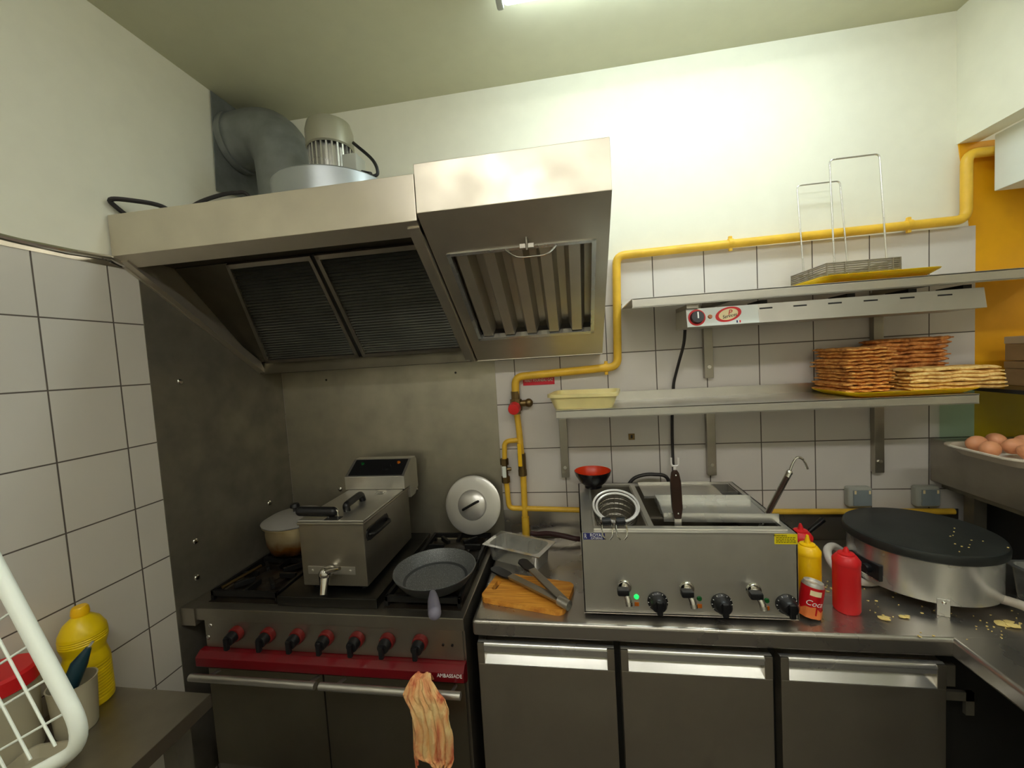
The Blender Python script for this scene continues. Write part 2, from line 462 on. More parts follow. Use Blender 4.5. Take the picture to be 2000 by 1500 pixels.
# ------------------------------------------------------------------ extractor hoods
t = thing('extractor_hood', (.5, -.35, 1.70), 'long stainless extractor hood with two mesh filters above the range', 'extractor hood')
X1 = .993
b = MB()
b.box(.002, X1, -.69, -.675, 2.09, 2.215, bev=.002)
b.box(.004, X1-.002, -.684, -.004, 2.203, 2.2145)
b.prism([(.002, -.69, 2.09), (.002, -.645, 2.062), (.002, -.635, 2.072), (.002, -.675, 2.10)], (X1-.002, 0, 0))
side = [(-.684, 2.10), (-.66, 2.06), (-.135, 1.70), (-.004, 1.70), (-.004, 2.21), (-.684, 2.21)]
for x in (.002, X1-.012):
    b.prism([(x, y, z) for y, z in side], (.010, 0, 0))
b.prism([(.002, -.675, 2.075), (.002, -.14, 1.701), (.002, -.165, 1.755), (.002, -.655, 2.10)], (.034, 0, 0))
b.prism([(X1-.034, -.675, 2.075), (X1-.034, -.14, 1.701), (X1-.034, -.165, 1.755), (X1-.034, -.655, 2.10)], (.034, 0, 0))
b.build('canopy', M_steelh, t)
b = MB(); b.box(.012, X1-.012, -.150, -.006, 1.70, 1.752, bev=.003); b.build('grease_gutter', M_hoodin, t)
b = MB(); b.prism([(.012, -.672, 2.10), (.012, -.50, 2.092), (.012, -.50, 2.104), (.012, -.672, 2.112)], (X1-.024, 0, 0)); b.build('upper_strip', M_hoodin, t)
# filters lie in a slope from (y -.5, z 2.09) to (y -.17, z 1.752)
def SL(x, v, h=0):
    p0, p1 = Vector((0, -.50, 2.09)), Vector((0, -.165, 1.754))
    d = (p1-p0); n = Vector((0, d.z, -d.y)).normalized()
    if n.z > 0: n = -n
    q = p0+d*v+n*h
    return Vector((x, q.y, q.z))
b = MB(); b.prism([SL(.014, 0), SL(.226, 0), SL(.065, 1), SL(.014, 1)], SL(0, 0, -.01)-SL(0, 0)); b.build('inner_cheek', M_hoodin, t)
for (tl, tr, bl, br) in ((.226, .545, .066, .505), (.560, .952, .522, .962)):
    b = MB(); 
    def q(u, v, h, e=0):
        a = tl+(bl-tl)*v; c = tr+(br-tr)*v
        return SL(a+(c-a)*u, v, h)
    N = 34
    pts = []
    def fn(u, v):
        k = int(round(v*(N*2)))
        return q(.03+.94*u, .03+.94*v, .0+(.007 if k % 2 else -.001))
    b.grid(fn, 2, N*2+1, thick=.002)
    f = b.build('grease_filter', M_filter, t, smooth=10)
    b = MB()
    for (u0, v0, u1, v1) in ((0, 0, 1, .035), (0, .965, 1, 1), (0, 0, .035, 1), (.965, 0, 1, 1)):
        b.prism([q(u0, v0, .012), q(u1, v0, .012), q(u1, v1, .012), q(u0, v1, .012)], SL(0, 0, -.014)-SL(0, 0))
    b.build('filter_frame', M_steeld, f)
b = MB(); b.prism([SL(.545, 0, .003), SL(.56, 0, .003), SL(.522, 1, .003), SL(.505, 1, .003)], SL(0, 0, -.005)-SL(0, 0)); b.build('divider', M_dark, t)

t = thing('extractor_hood', (1.25, -.35, 1.70), 'shorter stainless extractor hood with deep baffle filter beside the long hood', 'extractor hood')
XA, XB = .998, 1.512
O = Vector((0, -.70, 2.105)); D = Vector((0, -.10, 1.70))-O; NN = Vector((0, D.z, -D.y)).normalized()
if NN.z > 0: NN = -NN
def SR(x, v, h=0):
    p = O+D*v+NN*h; return Vector((x, p.y, p.z))
b = MB()
b.box(XA, XB, -.70, -.692, 2.105, 2.235, bev=.002)
b.box(XA+.002, XB-.002, -.695, -.004, 2.227, 2.2345)
sd = [(-.697, 2.107), (-.10, 1.7005), (-.004, 1.7005), (-.004, 2.232), (-.697, 2.232)]
for x in (XA+.0005, XB-.0065): b.prism([(x, y, z) for y, z in sd], (.006, 0, 0))
b.box(XA, XB, -.105, -.004, 1.70, 1.704)
V0, V1, U0, U1 = .20, .80, 1.037, 1.476
inn = SR(0, 0, -.004)-SR(0, 0)
b.prism([SR(XA, 0), SR(XB, 0), SR(XB, V0), SR(XA, V0)], inn)
b.prism([SR(XA, V1), SR(XB, V1), SR(XB, 1), SR(XA, 1)], inn)
b.prism([SR(XA, V0), SR(U0, V0), SR(U0, V1), SR(XA, V1)], inn)
b.prism([SR(U1, V0), SR(XB, V0), SR(XB, V1), SR(U1, V1)], inn)
b.build('canopy', M_steelh, t)
b = MB()
pit = (U1-U0-.02)/5
for i in range(5):
    x = U0+.012+i*pit
    prof = [(0, -.045), (pit*.16, -.002), (pit*.56, -.002), (pit*.72, -.045)]
    for (xa, ha), (xb, hb) in zip(prof, prof[1:]):
        b.prism([SR(x+xa, V0+.012, ha), SR(x+xb, V0+.012, hb), SR(x+xb, V1-.03, hb), SR(x+xa, V1-.03, ha)], SR(0, 0, -.0015)-SR(0, 0))
b.prism([SR(U0, V0, -.05), SR(U1, V0, -.05), SR(U1, V1, -.05), SR(U0, V1, -.05)], SR(0, 0, -.002)-SR(0, 0))
f = b.build('baffle_filter', M_steelh, t, smooth=20)
b = MB()
for (u0, v0, u1, v1) in ((U0, V0, U1, V0+.014), (U0, V1-.02, U1, V1), (U0, V0, U0+.012, V1), (U1-.012, V0, U1, V1)):
    b.prism([SR(u0, v0, .004), SR(u1, v0, .004), SR(u1, v1, .004), SR(u0, v1, .004)], SR(0, 0, -.02)-SR(0, 0))
b.build('filter_frame', M_bright, f)
b = MB()
xm = 1.29
b.tube(fillet([SR(xm-.075, V0+.004, .006), SR(xm-.045, V0+.045, .010), SR(xm+.045, V0+.045, .010), SR(xm+.075, V0+.004, .006)], .03), .003, n=8)
b.build('handle', M_chrome, f)
b = MB(); b.cyl(SR(xm-.01, V0-.05, -.01), SR(xm-.01, V0-.005, .022), .004, n=10); b.box(-.02, .02, -.006, .006, -.004, .008, M=Matrix.Translation(SR(xm-.01, V0-.008, .012))); b.build('filter_catch', M_steeld, t)

# ------------------------------------------------------------------ fan, duct and wall plate above the hood
t = thing('extractor_fan', (.545, -.36, 2.215), 'grey drum shaped extractor fan with finned electric motor on top of the hood', 'fan')
cx, cy = .553, -.34
b = MB(); b.lathe([(0, 2.216), (.200, 2.216), (.206, 2.222), (.206, 2.356), (.200, 2.362), (0, 2.362)], c=(cx, cy, 0), n=56); b.build('fan_housing', M_galv, t)
b = MB()
b.lathe([(0, 2.362), (.062, 2.362), (.062, 2.525), (0, 2.525)], c=(cx, cy, 0), n=32)
for k in range(26):
    a = 2*math.pi*k/26
    b.box(.056, .077, -.0028, .0028, 2.363, 2.518, M=Matrix.Translation((cx, cy, 0)) @ Matrix.Rotation(a, 4, 'Z'))
mo = b.build('motor', M_bright, t)
b = MB(); b.lathe([(.078, 2.502), (.083, 2.507), (.083, 2.562), (.075, 2.592), (.05, 2.607), (0, 2.612)], c=(cx, cy, 0), n=36); b.build('motor_cowl', M_cowl, t)
b = MB(); b.box(cx+.062, cx+.118, cy-.04, cy+.03, 2.372, 2.465, bev=.006); b.build('terminal_box', M_greyl, t)
b = MB(); b.cyl((cx+.118, cy-.005, 2.40), (cx+.15, cy-.005, 2.39), .016); b.tube(catmull([(cx+.148, cy-.005, 2.39), (cx+.175, cy, 2.40), (cx+.16, cy, 2.45), (cx+.09, cy, 2.52)]), .006); b.build('motor_cable', M_black, t)
t = thing('exhaust_duct', (.15, -.17, 2.45), 'fat dark grey elbow duct running from the side wall into the fan', 'duct')
b = MB()
pth = catmull([(.004, -.142, 2.70), (.09, -.145, 2.708), (.17, -.155, 2.69), (.235, -.175, 2.62), (.262, -.19, 2.50), (.268, -.195, 2.216)], 8)
b.tube(pth, .112, n=32); b.build('elbow', M_duct, t)
b = MB(); b.tube([(.0032, -.142, 2.70), (.03, -.142, 2.701)], .121, n=32); b.build('collar', M_duct, t)
b = MB(); b.prism([(.0, -.275, 2.452), (.0, -.004, 2.50), (.0, -.004, 2.855), (.0, -.255, 2.855)], (.003, 0, 0)); tag(b.build('duct_wall_plate', M_galv if False else M_duct, None, (0, -.13, 2.45)), 'dark grey square plate on the side wall around the duct', 'wall plate')
b = MB()
b.tube(catmull([(.012, -.62, 2.222), (.012, -.66, 2.24), (.014, -.685, 2.262), (.05, -.65, 2.268), (.10, -.60, 2.262), (.13, -.56, 2.226)]), .007, n=8)
b.tube(catmull([(.13, -.56, 2.226), (.15, -.53, 2.285), (.185, -.47, 2.335), (.215, -.42, 2.362), (.25, -.40, 2.352), (.29, -.39, 2.224)]), .007, n=8)
tag(b.build('power_cable', M_rubber, None, (.1, -.5, 2.22)), 'black cable looping over the top of the long hood', 'cable')

# ------------------------------------------------------------------ gas pipe, valve, sign
t = thing('gas_pipe', (1.15, -.03, .9), 'yellow painted gas pipe zigzagging across the back wall', 'pipe')
PY = -.027
b = MB()
b.tube(fillet([(3.05, PY, 2.34), (2.835, PY, 2.34), (2.835, PY, 2.108), (1.592, PY, 2.098), (1.577, PY, 1.643), (1.142, PY, 1.622), (1.138, PY, 1.52)], .035, 6), .0168, n=16)
b.tube(fillet([(1.140, PY, 1.46), (1.146, PY, 1.38), (1.152, PY, 1.17), (1.148, PY, .93)], .02), .0135, n=14)
b.tube(fillet([(1.149, PY, 1.345), (1.077, PY, 1.341), (1.072, PY, 1.235)], .025), .011, n=12)
b.tube(fillet([(1.074, PY, 1.18), (1.080, PY, 1.040), (1.39, PY, 1.030), (1.9, PY, 1.021), (2.80, PY, 1.020)], .022), .0115, n=12)
b.tube([(1.150, PY, 1.0), (1.149, PY, .9012)], .017, n=14)
b.build('pipework', M_ypipe, t)
for (x, z) in ((2.03, 2.104), (2.65, 2.109), (1.53, 1.641)):
    b = MB(); b.tube([(x-.009, PY, z), (x+.009, PY, z)], .0185, n=16); b.box(x-.006, x+.006, PY, .0, z-.004, z+.004); b.box(x-.007, x+.007, PY-.006, PY+.006, z-.030, z+.028, bev=.003); b.build('pipe_clip', M_ypipe, t)
b = MB(); b.tube([(1.138, PY, 1.56), (1.139, PY, 1.46)], .019, n=8); b.tube([(1.139, PY, 1.525), (1.139, PY, 1.475)], .026, n=8); b.tube([(1.139, PY, 1.505), (1.19, PY, 1.507)], .014, n=10); b.ball((1.195, PY, 1.507), .019)
v = b.build('shutoff_valve', M_brass, t)
b = MB(); b.cyl((1.136, PY-.024, 1.492), (1.134, PY-.055, 1.486), .027, .024, bev=.004); b.build('valve_cap', M_redk, v)
b = MB()
for (x, z) in ((1.071, 1.25), (1.073, 1.17), (1.150, 1.20)): b.tube([(x, PY, z-.014), (x, PY, z+.014)], .019, n=6)
b.tube([(1.072, PY, 1.245), (1.073, PY, 1.175)], .012, n=10); b.tube([(1.072, PY, 1.215), (1.10, PY, 1.217)], .008, n=8)
b.tube([(1.150, PY, 1.285), (1.150, PY, 1.19)], .018, n=10)
b.build('pipe_fittings', M_brass, t)
b = MB(); b.box(1.138, 1.155, PY-.035, PY-.027, 1.235, 1.335, bev=.003); b.build('lever', M_ybot, t)
b = MB(); b.box(1.064, 1.082, PY-.03, PY-.018, 1.185, 1.235, bev=.004); b.build('white_lever', M_whpl, t)
t = thing('gas_sign', (1.24, 0, 1.58), 'small red rectangular sign with white lettering under the gas pipe', 'sign')
b = MB(); b.box(1.172, 1.310, -.002, 0, 1.581, 1.621); b.build('plate', M_signr, t)
b = text_mb('ARRET FOURNEAU GAZ', .0175, Matrix.Translation((1.241, -.0024, 1.601)) @ FRONT, sx=.66); b.build('lettering', M_white, t)
b = MB(); b.tube(catmull([(1.172, -.035, .93), (1.20, -.04, .928), (1.25, -.05, .935), (1.31, -.065, .932), (1.36, -.075, .925), (1.384, -.07, .92)]), .011, n=10)
tag(b.build('gas_hose', M_hoser, None, (1.28, -.05, .9)), 'dark red rubber hose from the gas pipe to the three-well cooker', 'hose')
t = thing('wall_plate', (1.625, 0, 1.325), 'tiny square dark metal plate on a tile above the bowl', 'wall plate')
b = MB(); b.box(1.612, 1.638, -.003, 0, 1.326, 1.353, bev=.0008); b.build('plate', M_brass, t)
b = MB(); b.box(1.621, 1.629, -.0036, -.003, 1.333, 1.347); b.build('slot', M_dark, t)
for (x0, x1, lab) in ((2.437, 2.521, 'grey rocker switch nearer the three-well cooker, low on the tiles'), (2.672, 2.752, 'grey rocker switch partly behind the raised steel ledge, low on the tiles')):
    t = thing('light_switch', ((x0+x1)/2, 0, 1.038), lab, 'switch', 'grey switches above the griddle')
    b = MB(); b.box(x0, x1, -.034, 0, 1.038, 1.119, bev=.009, seg=3); b.build('housing', M_greyl, t)
    b = MB(); b.box(x0+.014, x1-.006, -.040, -.033, 1.046, 1.108, bev=.003); b.build('rocker', M_grey, t)
    for xx in (x0+.020, x1-.014):
        b = MB(); b.box(xx-.004, xx+.003, -.0415, -.0395, 1.094, 1.108, bev=.001); b.build('indicator', M_cream, t)

# ------------------------------------------------------------------ shelves
def shelf(x0, x1, y0, zt, zb, label, brx, drop, up):
    t = thing('wall_shelf', ((x0+x1)/2, -.02, zb), label, 'shelf', 'steel wall shelves')
    b = MB(); b.box(x0, x1, y0, -.016, zt-.004, zt); b.box(x0, x1, y0, y0+.004, zb, zt, bev=.0015); b.box(x0, x1, y0, y0+.018, zb, zb+.003)
    b.box(x0, x1, -.019, -.016, zt, zt+up)
    b.build('board', M_steel, t)
    for x in brx:
        b = MB()
        b.box(x-.017, x+.017, -.0255, -.0005, zb-drop, zb+.02, bev=.002)
        b.box(x-.017, x+.017, y0+.03, -.016, zb+.006, zt-.0042)
        br = b.build('bracket', M_steeld, t)
        b = MB(); b.cyl((x, -.0255, zb-drop+.045), (x, -.030, zb-drop+.045), .008, n=6); b.build('bolt', M_chrome, br)
    return t
shelf(1.607, 3.08, -.30, 1.884, 1.851, 'upper steel wall shelf carrying the yellow tray and wire rack', (1.938, 2.551), .275, .03)
shelf(1.322, 2.672, -.272, 1.50, 1.468, 'lower steel wall shelf carrying the cream tub and waffle stacks', (1.337, 1.938, 2.551), .295, .037)

# heat lamp under the upper shelf
t = thing('food_warmer', (2.24, -.2, 1.772), 'slim steel heat lamp bar with dial hung under the upper shelf', 'food warmer')
b = MB(); b.prism([(1.79, -.285, 1.772), (1.79, -.275, 1.836), (1.79, -.13, 1.836), (1.79, -.13, 1.772)], (.89, 0, 0), bev=.001)
b.build('casing', M_lampm, t)
b = MB(); b.box(1.79, 1.828, -.285, -.135, 1.8365, 1.8505); b.box(1.82, 1.86, -.2, -.15, 1.836, 1.8505); b.build('mount', M_steeld, t)
for x in (2.05, 2.32, 2.50, 2.655):
    b = MB(); b.box(x-.012, x+.012, -.25, -.15, 1.836, 1.8505); b.build('spacer', M_black, t)
TF = Matrix.Translation((0, -.2803, 1.804)) @ Matrix.Rotation(-math.atan2(.010, .064), 4, 'X')
for i in range(6):
    b = MB(); x = 2.045+i*.105; b.box(x-.020, x+.020, -.0012, .001, .014, .0185, M=TF); b.build('vent_slot', M_ink, t)
b = MB(); b.box(1.792, 2.02, -.0008, .001, -.031, .031, M=TF); b.build('control_panel', M_whitep, t)
def disc(mb, x, z, r0, r1, y0, y1, sx=1, rot=0):
    mb.lathe([(0, 0), (r0, 0), (r1, y1-y0), (0, y1-y0)], M=TF @ Matrix.Translation((x, -y0, z)) @ Matrix.Rotation(R(90), 4, 'X') @ Matrix.Rotation(rot, 4, 'Z') @ Matrix.Diagonal((sx, 1, 1, 1)), n=36)
b = MB(); disc(b, 1.823, 0, .0285, .0285, .0008, .0014); b.build('dial_ring', M_redi, t)
b = MB(); disc(b, 1.823, 0, .0225, .020, .001, .016); d = b.build('dial', M_black, t)
b = MB(); b.box(1.8215, 1.8255, -.0172, -.0155, -.006, .016, M=TF); b.build('dial_mark', M_white, d)
b = MB(); disc(b, 1.866, 0, .0075, .006, .0008, .006); b.build('pilot_light', M_amber, t)
b = MB(); disc(b, 1.925, .004, .0245, .0245, .0009, .0014, sx=1.75, rot=R(14)); lg = b.build('logo_badge', M_redi, t)
b = MB(); disc(b, 1.925, .004, .0185, .0185, .0013, .0018, sx=1.72, rot=R(14)); b.build('badge_field', M_cream, lg)
b = text_mb('Services', .017, TF @ Matrix.Translation((1.928, -.0022, -.002)) @ FRONT @ Matrix.Rotation(R(10), 4, 'Z'), shear=.3, sx=.85)
b.build('badge_lettering', M_ink, lg)
b = text_mb('P', .026, TF @ Matrix.Translation((1.930, -.0021, .009)) @ FRONT, shear=.2); b.build('badge_initial', M_redi, lg)
for i, mm in enumerate((M_blue, M_white, M_redi)):
    b = MB(); b.box(1.949+i*.0045, 1.9535+i*.0045, -.0014, 0, -.027, -.019, M=TF); b.build('flag_band', mm, t)
b = MB(); b.tube(catmull([(1.823, -.135, 1.79), (1.824, -.10, 1.72), (1.815, -.045, 1.64), (1.803, -.008, 1.56), (1.80, -.0075, 1.50), (1.792, -.0075, 1.42), (1.786, -.02, 1.30), (1.782, -.04, 1.19), (1.78, -.05, 1.06)]), .006, n=8)
tag(b.build('power_cable', M_rubber, None, (1.79, -.01, 1.2)), 'black cable hanging from the heat lamp down behind the lower shelf', 'cable')
b = MB(); b.tube(catmull([(1.575, -.055, 1.0), (1.59, -.055, 1.12), (1.61, -.055, 1.165), (1.645, -.055, 1.185), (1.70, -.055, 1.19), (1.755, -.055, 1.17), (1.765, -.05, 1.05)]), .0075, n=8)
tag(b.build('power_cable', M_rubber, None, (1.66, -.055, 1.0)), 'black cable arching up behind the three-well cooker', 'cable')

# trays
def tray(name, x0, x1, y0, y1, z, label, rim, rot=0, group=None):
    cxx, cyy = (x0+x1)/2, (y0+y1)/2
    hx, hy = (x1-x0)/2, (y1-y0)/2
    def loop(e, zz, r):
        pts = []
        for (sx, sy, a0) in ((1, 1, 0), (-1, 1, 90), (-1, -1, 180), (1, -1, 270)):
            for k in range(7):
                a = R(a0+k*15)
                pts.append(((hx-e-r)*sx+r*math.cos(a), (hy-e-r)*sy+r*math.sin(a), zz))
        return pts
    L = [loop(.030, 0, .03), loop(.004, rim, .04), loop(0, rim, .042), loop(0, rim-.003, .042), loop(.027, -.0001+.003-.003, .03)]
    bm = bmesh.new()
    L = [loop(.030, .003, .03), loop(.006, rim, .04), loop(0, rim, .042), loop(.003, rim-.004, .04), loop(.030, 0, .03)]
    vs = [[bm.verts.new(p) for p in l] for l in L]
    n = len(vs[0])
    for a, c in zip(vs, vs[1:]):
        for k in range(n): bm.faces.new([a[k], a[(k+1) % n], c[(k+1) % n], c[k]])
    bm.faces.new(vs[0]); bm.faces.new(vs[-1][::-1])
    bmesh.ops.recalc_face_normals(bm, faces=bm.faces[:])
    b = MB(); b._add(bm, Matrix.Translation((cxx, cyy, z)) @ Matrix.Rotation(rot, 4, 'Z'))
    return tag(b.build(name, M_ytray, None, (cxx, cyy, z)), label, 'tray', group)
tray('serving_tray', 2.205, 2.552, -.318, -.022, 1.8845, 'flat yellow plastic tray under the wire rack on the upper shelf', .022, 0, 'yellow trays')
tray('serving_tray', 2.300, 2.695, -.277, -.022, 1.5005, 'flat yellow plastic tray under the waffle stacks on the lower shelf', .019, R(3), 'yellow trays')

# wire rack with two tall loops
t = thing('wire_rack', (2.35, -.14, 1.882), 'low wire rack with two tall looped handles standing on the yellow tray', 'wire rack')
b = MB()
for zz in (1.920, 1.927, 1.934, 1.941, 1.948, 1.954):
    b.tube(fillet([(2.245, -.255, zz), (2.462, -.255, zz), (2.462, -.035, zz), (2.245, -.035, zz), (2.245, -.254, zz)], .006, 3), .0026, n=6)
for i in range(9):
    x = 2.262+i*.023
    b.tube([(x, -.255, 1.9185), (x, -.035, 1.9185)], .002, n=6)
for (x, y) in ((2.245, -.255), (2.462, -.255), (2.462, -.035), (2.245, -.035), (2.30, -.255), (2.44, -.255), (2.37, -.255), (2.245, -.15)):
    b.tube([(x, y, 1.8878), (x, y, 1.956)], .003, n=6)
b.build('basket_base', M_brass if False else M_steeld, t)
for y, xa, xb, xc, xd, zt in ((-.205, 2.298, 2.458, 2.286, 2.436, 2.308), (-.05, 2.283, 2.436, 2.262, 2.408, 2.288)):
    b = MB(); b.tube(fillet([(xa, y, 1.921), (xc, y, zt), (xd, y, zt), (xb, y, 1.921)], .014), .0028, n=8); b.build('loop_handle', M_bright, t)

# cream tub
t = thing('plastic_tub', (1.435, -.15, 1.5), 'shallow cream plastic tub at the open end of the lower shelf', 'tub')
b = MB()
def rr(hx, hy, r, z, c, n=6):
    pts = []
    for (sx, sy, a0) in ((1, 1, 0), (-1, 1, 90), (-1, -1, 180), (1, -1, 270)):
        for k in range(n+1):
            a = R(a0+k*90/n); pts.append((c[0]+(hx-r)*sx+r*math.cos(a), c[1]+(hy-r)*sy+r*math.sin(a), z))
    return pts
def loft(mb, loops, cap0=True, cap1=True, M=None):
    bm = bmesh.new(); vs = [[bm.verts.new(p) for p in l] for l in loops]; n = len(vs[0])
    for a, c in zip(vs, vs[1:]):
        for k in range(n): bm.faces.new([a[k], a[(k+1) % n], c[(k+1) % n], c[k]])
    if cap0: bm.faces.new(vs[0])
    if cap1: bm.faces.new(vs[-1][::-1])
    bmesh.ops.recalc_face_normals(bm, faces=bm.faces[:])
    return mb._add(bm, M)
MT = Matrix.Translation((1.432, -.168, 1.5005)) @ Matrix.Rotation(R(-9), 4, 'Z')
loft(b, [rr(.108, .085, .03, 0, (0, 0)), rr(.124, .098, .03, .045, (0, 0)), rr(.131, .105, .03, .045, (0, 0)), rr(.131, .105, .03, .057, (0, 0)), rr(.122, .096, .03, .057, (0, 0)), rr(.105, .082, .03, .004, (0, 0))], M=MT)
b.build('tub_body', M_ytub, t)

# waffle stacks
def sheet(i, x0, x1, y0, y1, z, th, mat, label, group, seed):
    rnd = random.Random(seed)
    dx, dy, ro = rnd.uniform(-.008, .008), rnd.uniform(-.006, .006), R(rnd.uniform(-2.2, 2.2))
    ph = [rnd.uniform(0, 6.28) for _ in range(6)]
    c = ((x0+x1)/2+dx, (y0+y1)/2+dy)
    hx, hy = (x1-x0)/2, (y1-y0)/2
    nx, ny = 22, 16
    bm = bmesh.new()
    def P(u, v, top):
        x, y = (u*2-1)*hx, (v*2-1)*hy
        ex = .0045*math.sin(v*13+ph[0])+.002*math.sin(v*41+ph[1]); ey = .0045*math.sin(u*15+ph[2])+.002*math.sin(u*47+ph[3])
        x += ex*(abs(u*2-1)**6); y += ey*(abs(v*2-1)**6)
        edge = max(abs(u*2-1), abs(v*2-1))
        zw = .0015*math.sin(u*17+ph[4])+.0010*math.sin(v*13+ph[5])
        zz = zw+(th*.5*(1 if edge < .97 else .35) if top else -th*.5*(1 if edge < .97 else .35))
        return (x, y, zz)
    for top in (True, False):
        vs = [[bm.verts.new(P(i_/(nx-1), j_/(ny-1), top)) for j_ in range(ny)] for i_ in range(nx)]
        for a in range(nx-1):
            for d in range(ny-1): bm.faces.new([vs[a][d], vs[a+1][d], vs[a+1][d+1], vs[a][d+1]])
        if top: T = vs
    Bv = vs
    ring = lambda q: [q[i_][0] for i_ in range(nx)]+[q[nx-1][j_] for j_ in range(1, ny)]+[q[i_][ny-1] for i_ in range(nx-2, -1, -1)]+[q[0][j_] for j_ in range(ny-2, 0, -1)]
    ra, rb_ = ring(T), ring(Bv)
    for k in range(len(ra)): bm.faces.new([ra[k], ra[(k+1) % len(ra)], rb_[(k+1) % len(ra)], rb_[k]])
    bmesh.ops.recalc_face_normals(bm, faces=bm.faces[:])
    b = MB(); b._add(bm, Matrix.Translation((c[0], c[1], z)) @ Matrix.Rotation(ro, 4, 'Z'))
    return tag(b.build('flat_waffle', mat, None, (c[0], c[1], z)), label, 'waffle', group)
ORD = ['topmost', 'second', 'third', 'fourth', 'fifth', 'sixth', 'seventh', 'eighth', 'ninth', 'tenth', 'eleventh', 'twelfth', 'thirteenth', 'fourteenth', 'fifteenth', 'sixteenth', 'seventeenth', 'eighteenth']
def stack(n, x0, x1, y0, y1, z0, z1, mat, what, grp, s0):
    th = (z1-z0)/n
    for i in range(n):
        lab = ('%s sheet, %s of %s' % (what[0], ORD[n-1-i] if i == n-1 else ORD[n-1-i]+' from top', what[1]))
        sheet(i, x0, x1, y0, y1, z0+th*(i+.5), th*.92, mat, lab, grp, s0+i)
Z0 = 1.505
b_pale = sheet(0, 2.345, 2.60, -.242, -.045, Z0+.0045, .007, M_waf[2], 'single pale waffle sheet lying under the piles on the yellow tray', 'flat waffles', 900)
stack(13, 2.318, 2.452, -.235, -.035, Z0+.009, 1.668, M_waf[0], ('golden brown crisp waffle', 'the pile nearest the cream tub'), 'flat waffles', 100)
stack(12, 2.474, 2.712, -.120, -.030, Z0+.009, 1.690, M_waf[1], ('dark brown crisp waffle', 'the tall pile behind the pale ones'), 'flat waffles', 300)
stack(6, 2.496, 2.762, -.255, -.144, Z0+.009, 1.588, M_waf[2], ('pale yellow crisp waffle', 'the low pile overhanging the shelf end'), 'flat waffles', 500)

# ------------------------------------------------------------------ serving side on the right
t = thing('serving_ledge', (2.95, -.8, .9), 'raised steel ledge box along the serving side, carrying the egg tray', 'ledge')
b = MB(); b.box(2.737, 3.30, -1.9, -.004, 1.135, 1.300, bev=.004); b.build('ledge_box', M_steeld, t)
b = MB(); b.box(2.765, 3.27, -1.88, -.02, 1.112, 1.136); b.build('underside', M_steelg, t)
for y in (-.08, -1.7):
    b = MB(); b.box(2.805, 2.845, y-.02, y+.02, .9005, 1.113); b.build('post', M_steelg, t)
b = MB(); b.box(2.862, 3.29, -1.9, -.004, 0, 1.111); tag(b.build('ledge_shade_block', M_dark, None, (3.07, -1, 0)), 'added dark block standing in for the shade under the raised steel ledge', 'shade block')  # added dark body, stands in for the black shade below the ledge
b = MB(); b.box(2.342, 2.855, -.52, -.03, 0, .846); tag(b.build('corner_shade_block', M_dark, None, (2.6, -.3, 0)), 'added dark block standing in for the shade under the worktop beside the fridge counter', 'shade block')  # added dark filler where only shade lies, hides the tiles behind
t = thing('glass_screen', (2.98, -.4, 1.30), 'green tinted glass end pane and glass shelf above the steel ledge', 'glass screen')
b = MB(); b.box(2.762, 3.28, -.024, -.014, 1.3005, 1.494); b.build('end_pane', M_glass, t)
b = MB(); b.box(2.785, 3.28, -1.8, -.012, 1.4945, 1.5035); b.build('glass_shelf', M_glass, t)
b = MB(); b.box(2.778, 2.785, -1.8, -.012, 1.493, 1.505); b.build('shelf_edge', M_dark, t)
for y in (-1.78, -1.0):
    b = MB(); b.cyl((3.2, y, 1.30), (3.2, y, 1.4945), .012, n=14); b.build('support_post', M_steel, t)
for i, (z0, lab) in enumerate(((1.5042, 'brown cardboard box with pale lid edge, lower of two on the glass shelf'), (1.5905, 'brown cardboard box with pale lid edge, upper of two on the glass shelf'))):
    t = thing('cardboard_box', (3.05, -.25, z0), lab, 'box', 'cardboard boxes on the glass shelf')
    b = MB(); b.box(2.905, 3.20, -.40, -.088, z0, z0+.058, bev=.002); b.build('box_body', M_card, t)
    b = MB(); b.box(2.903, 3.202, -.402, -.086, z0+.0585, z0+.084, bev=.003); b.build('lid', M_cardl if i else M_card, t)
# eggs in a white tray
t = thing('egg_tray', (2.74, -.33, 1.30), 'white plastic tray full of brown eggs overhanging the steel ledge', 'tray')
ET = Matrix.Translation((2.735, -.335, 1.3008))
b = MB(); loft(b, [rr(.10, .11, .045, 0, (0, 0)), rr(.125, .128, .05, .026, (0, 0)), rr(.133, .136, .055, .026, (0, 0)), rr(.133, .136, .055, .030, (0, 0)), rr(.122, .125, .05, .030, (0, 0)), rr(.097, .107, .045, .003, (0, 0))], M=ET)
b.build('tray_body', M_eggt, t)
eggs = [(2.678, -.258, 1.332, 20, 'brown egg nearest the corner of the tray, against the glass pane'),
        (2.742, -.245, 1.336, 70, 'large brown egg at the back of the tray, second from the corner'),
        (2.815, -.262, 1.331, 120, 'dark brown egg at the back of the tray by the picture edge'),
        (2.656, -.326, 1.329, 40, 'brown egg resting on the front rim, nearest the tray corner'),
        (2.708, -.382, 1.329, 100, 'paler brown egg in the middle of the front row'),
        (2.768, -.402, 1.329, 60, 'light tan egg at the near end of the front row'),
        (2.728, -.318, 1.334, 10, 'brown egg wedged between the two rows'),
        (2.806, -.338, 1.332, 80, 'brown egg deep in the tray behind the tan egg')]
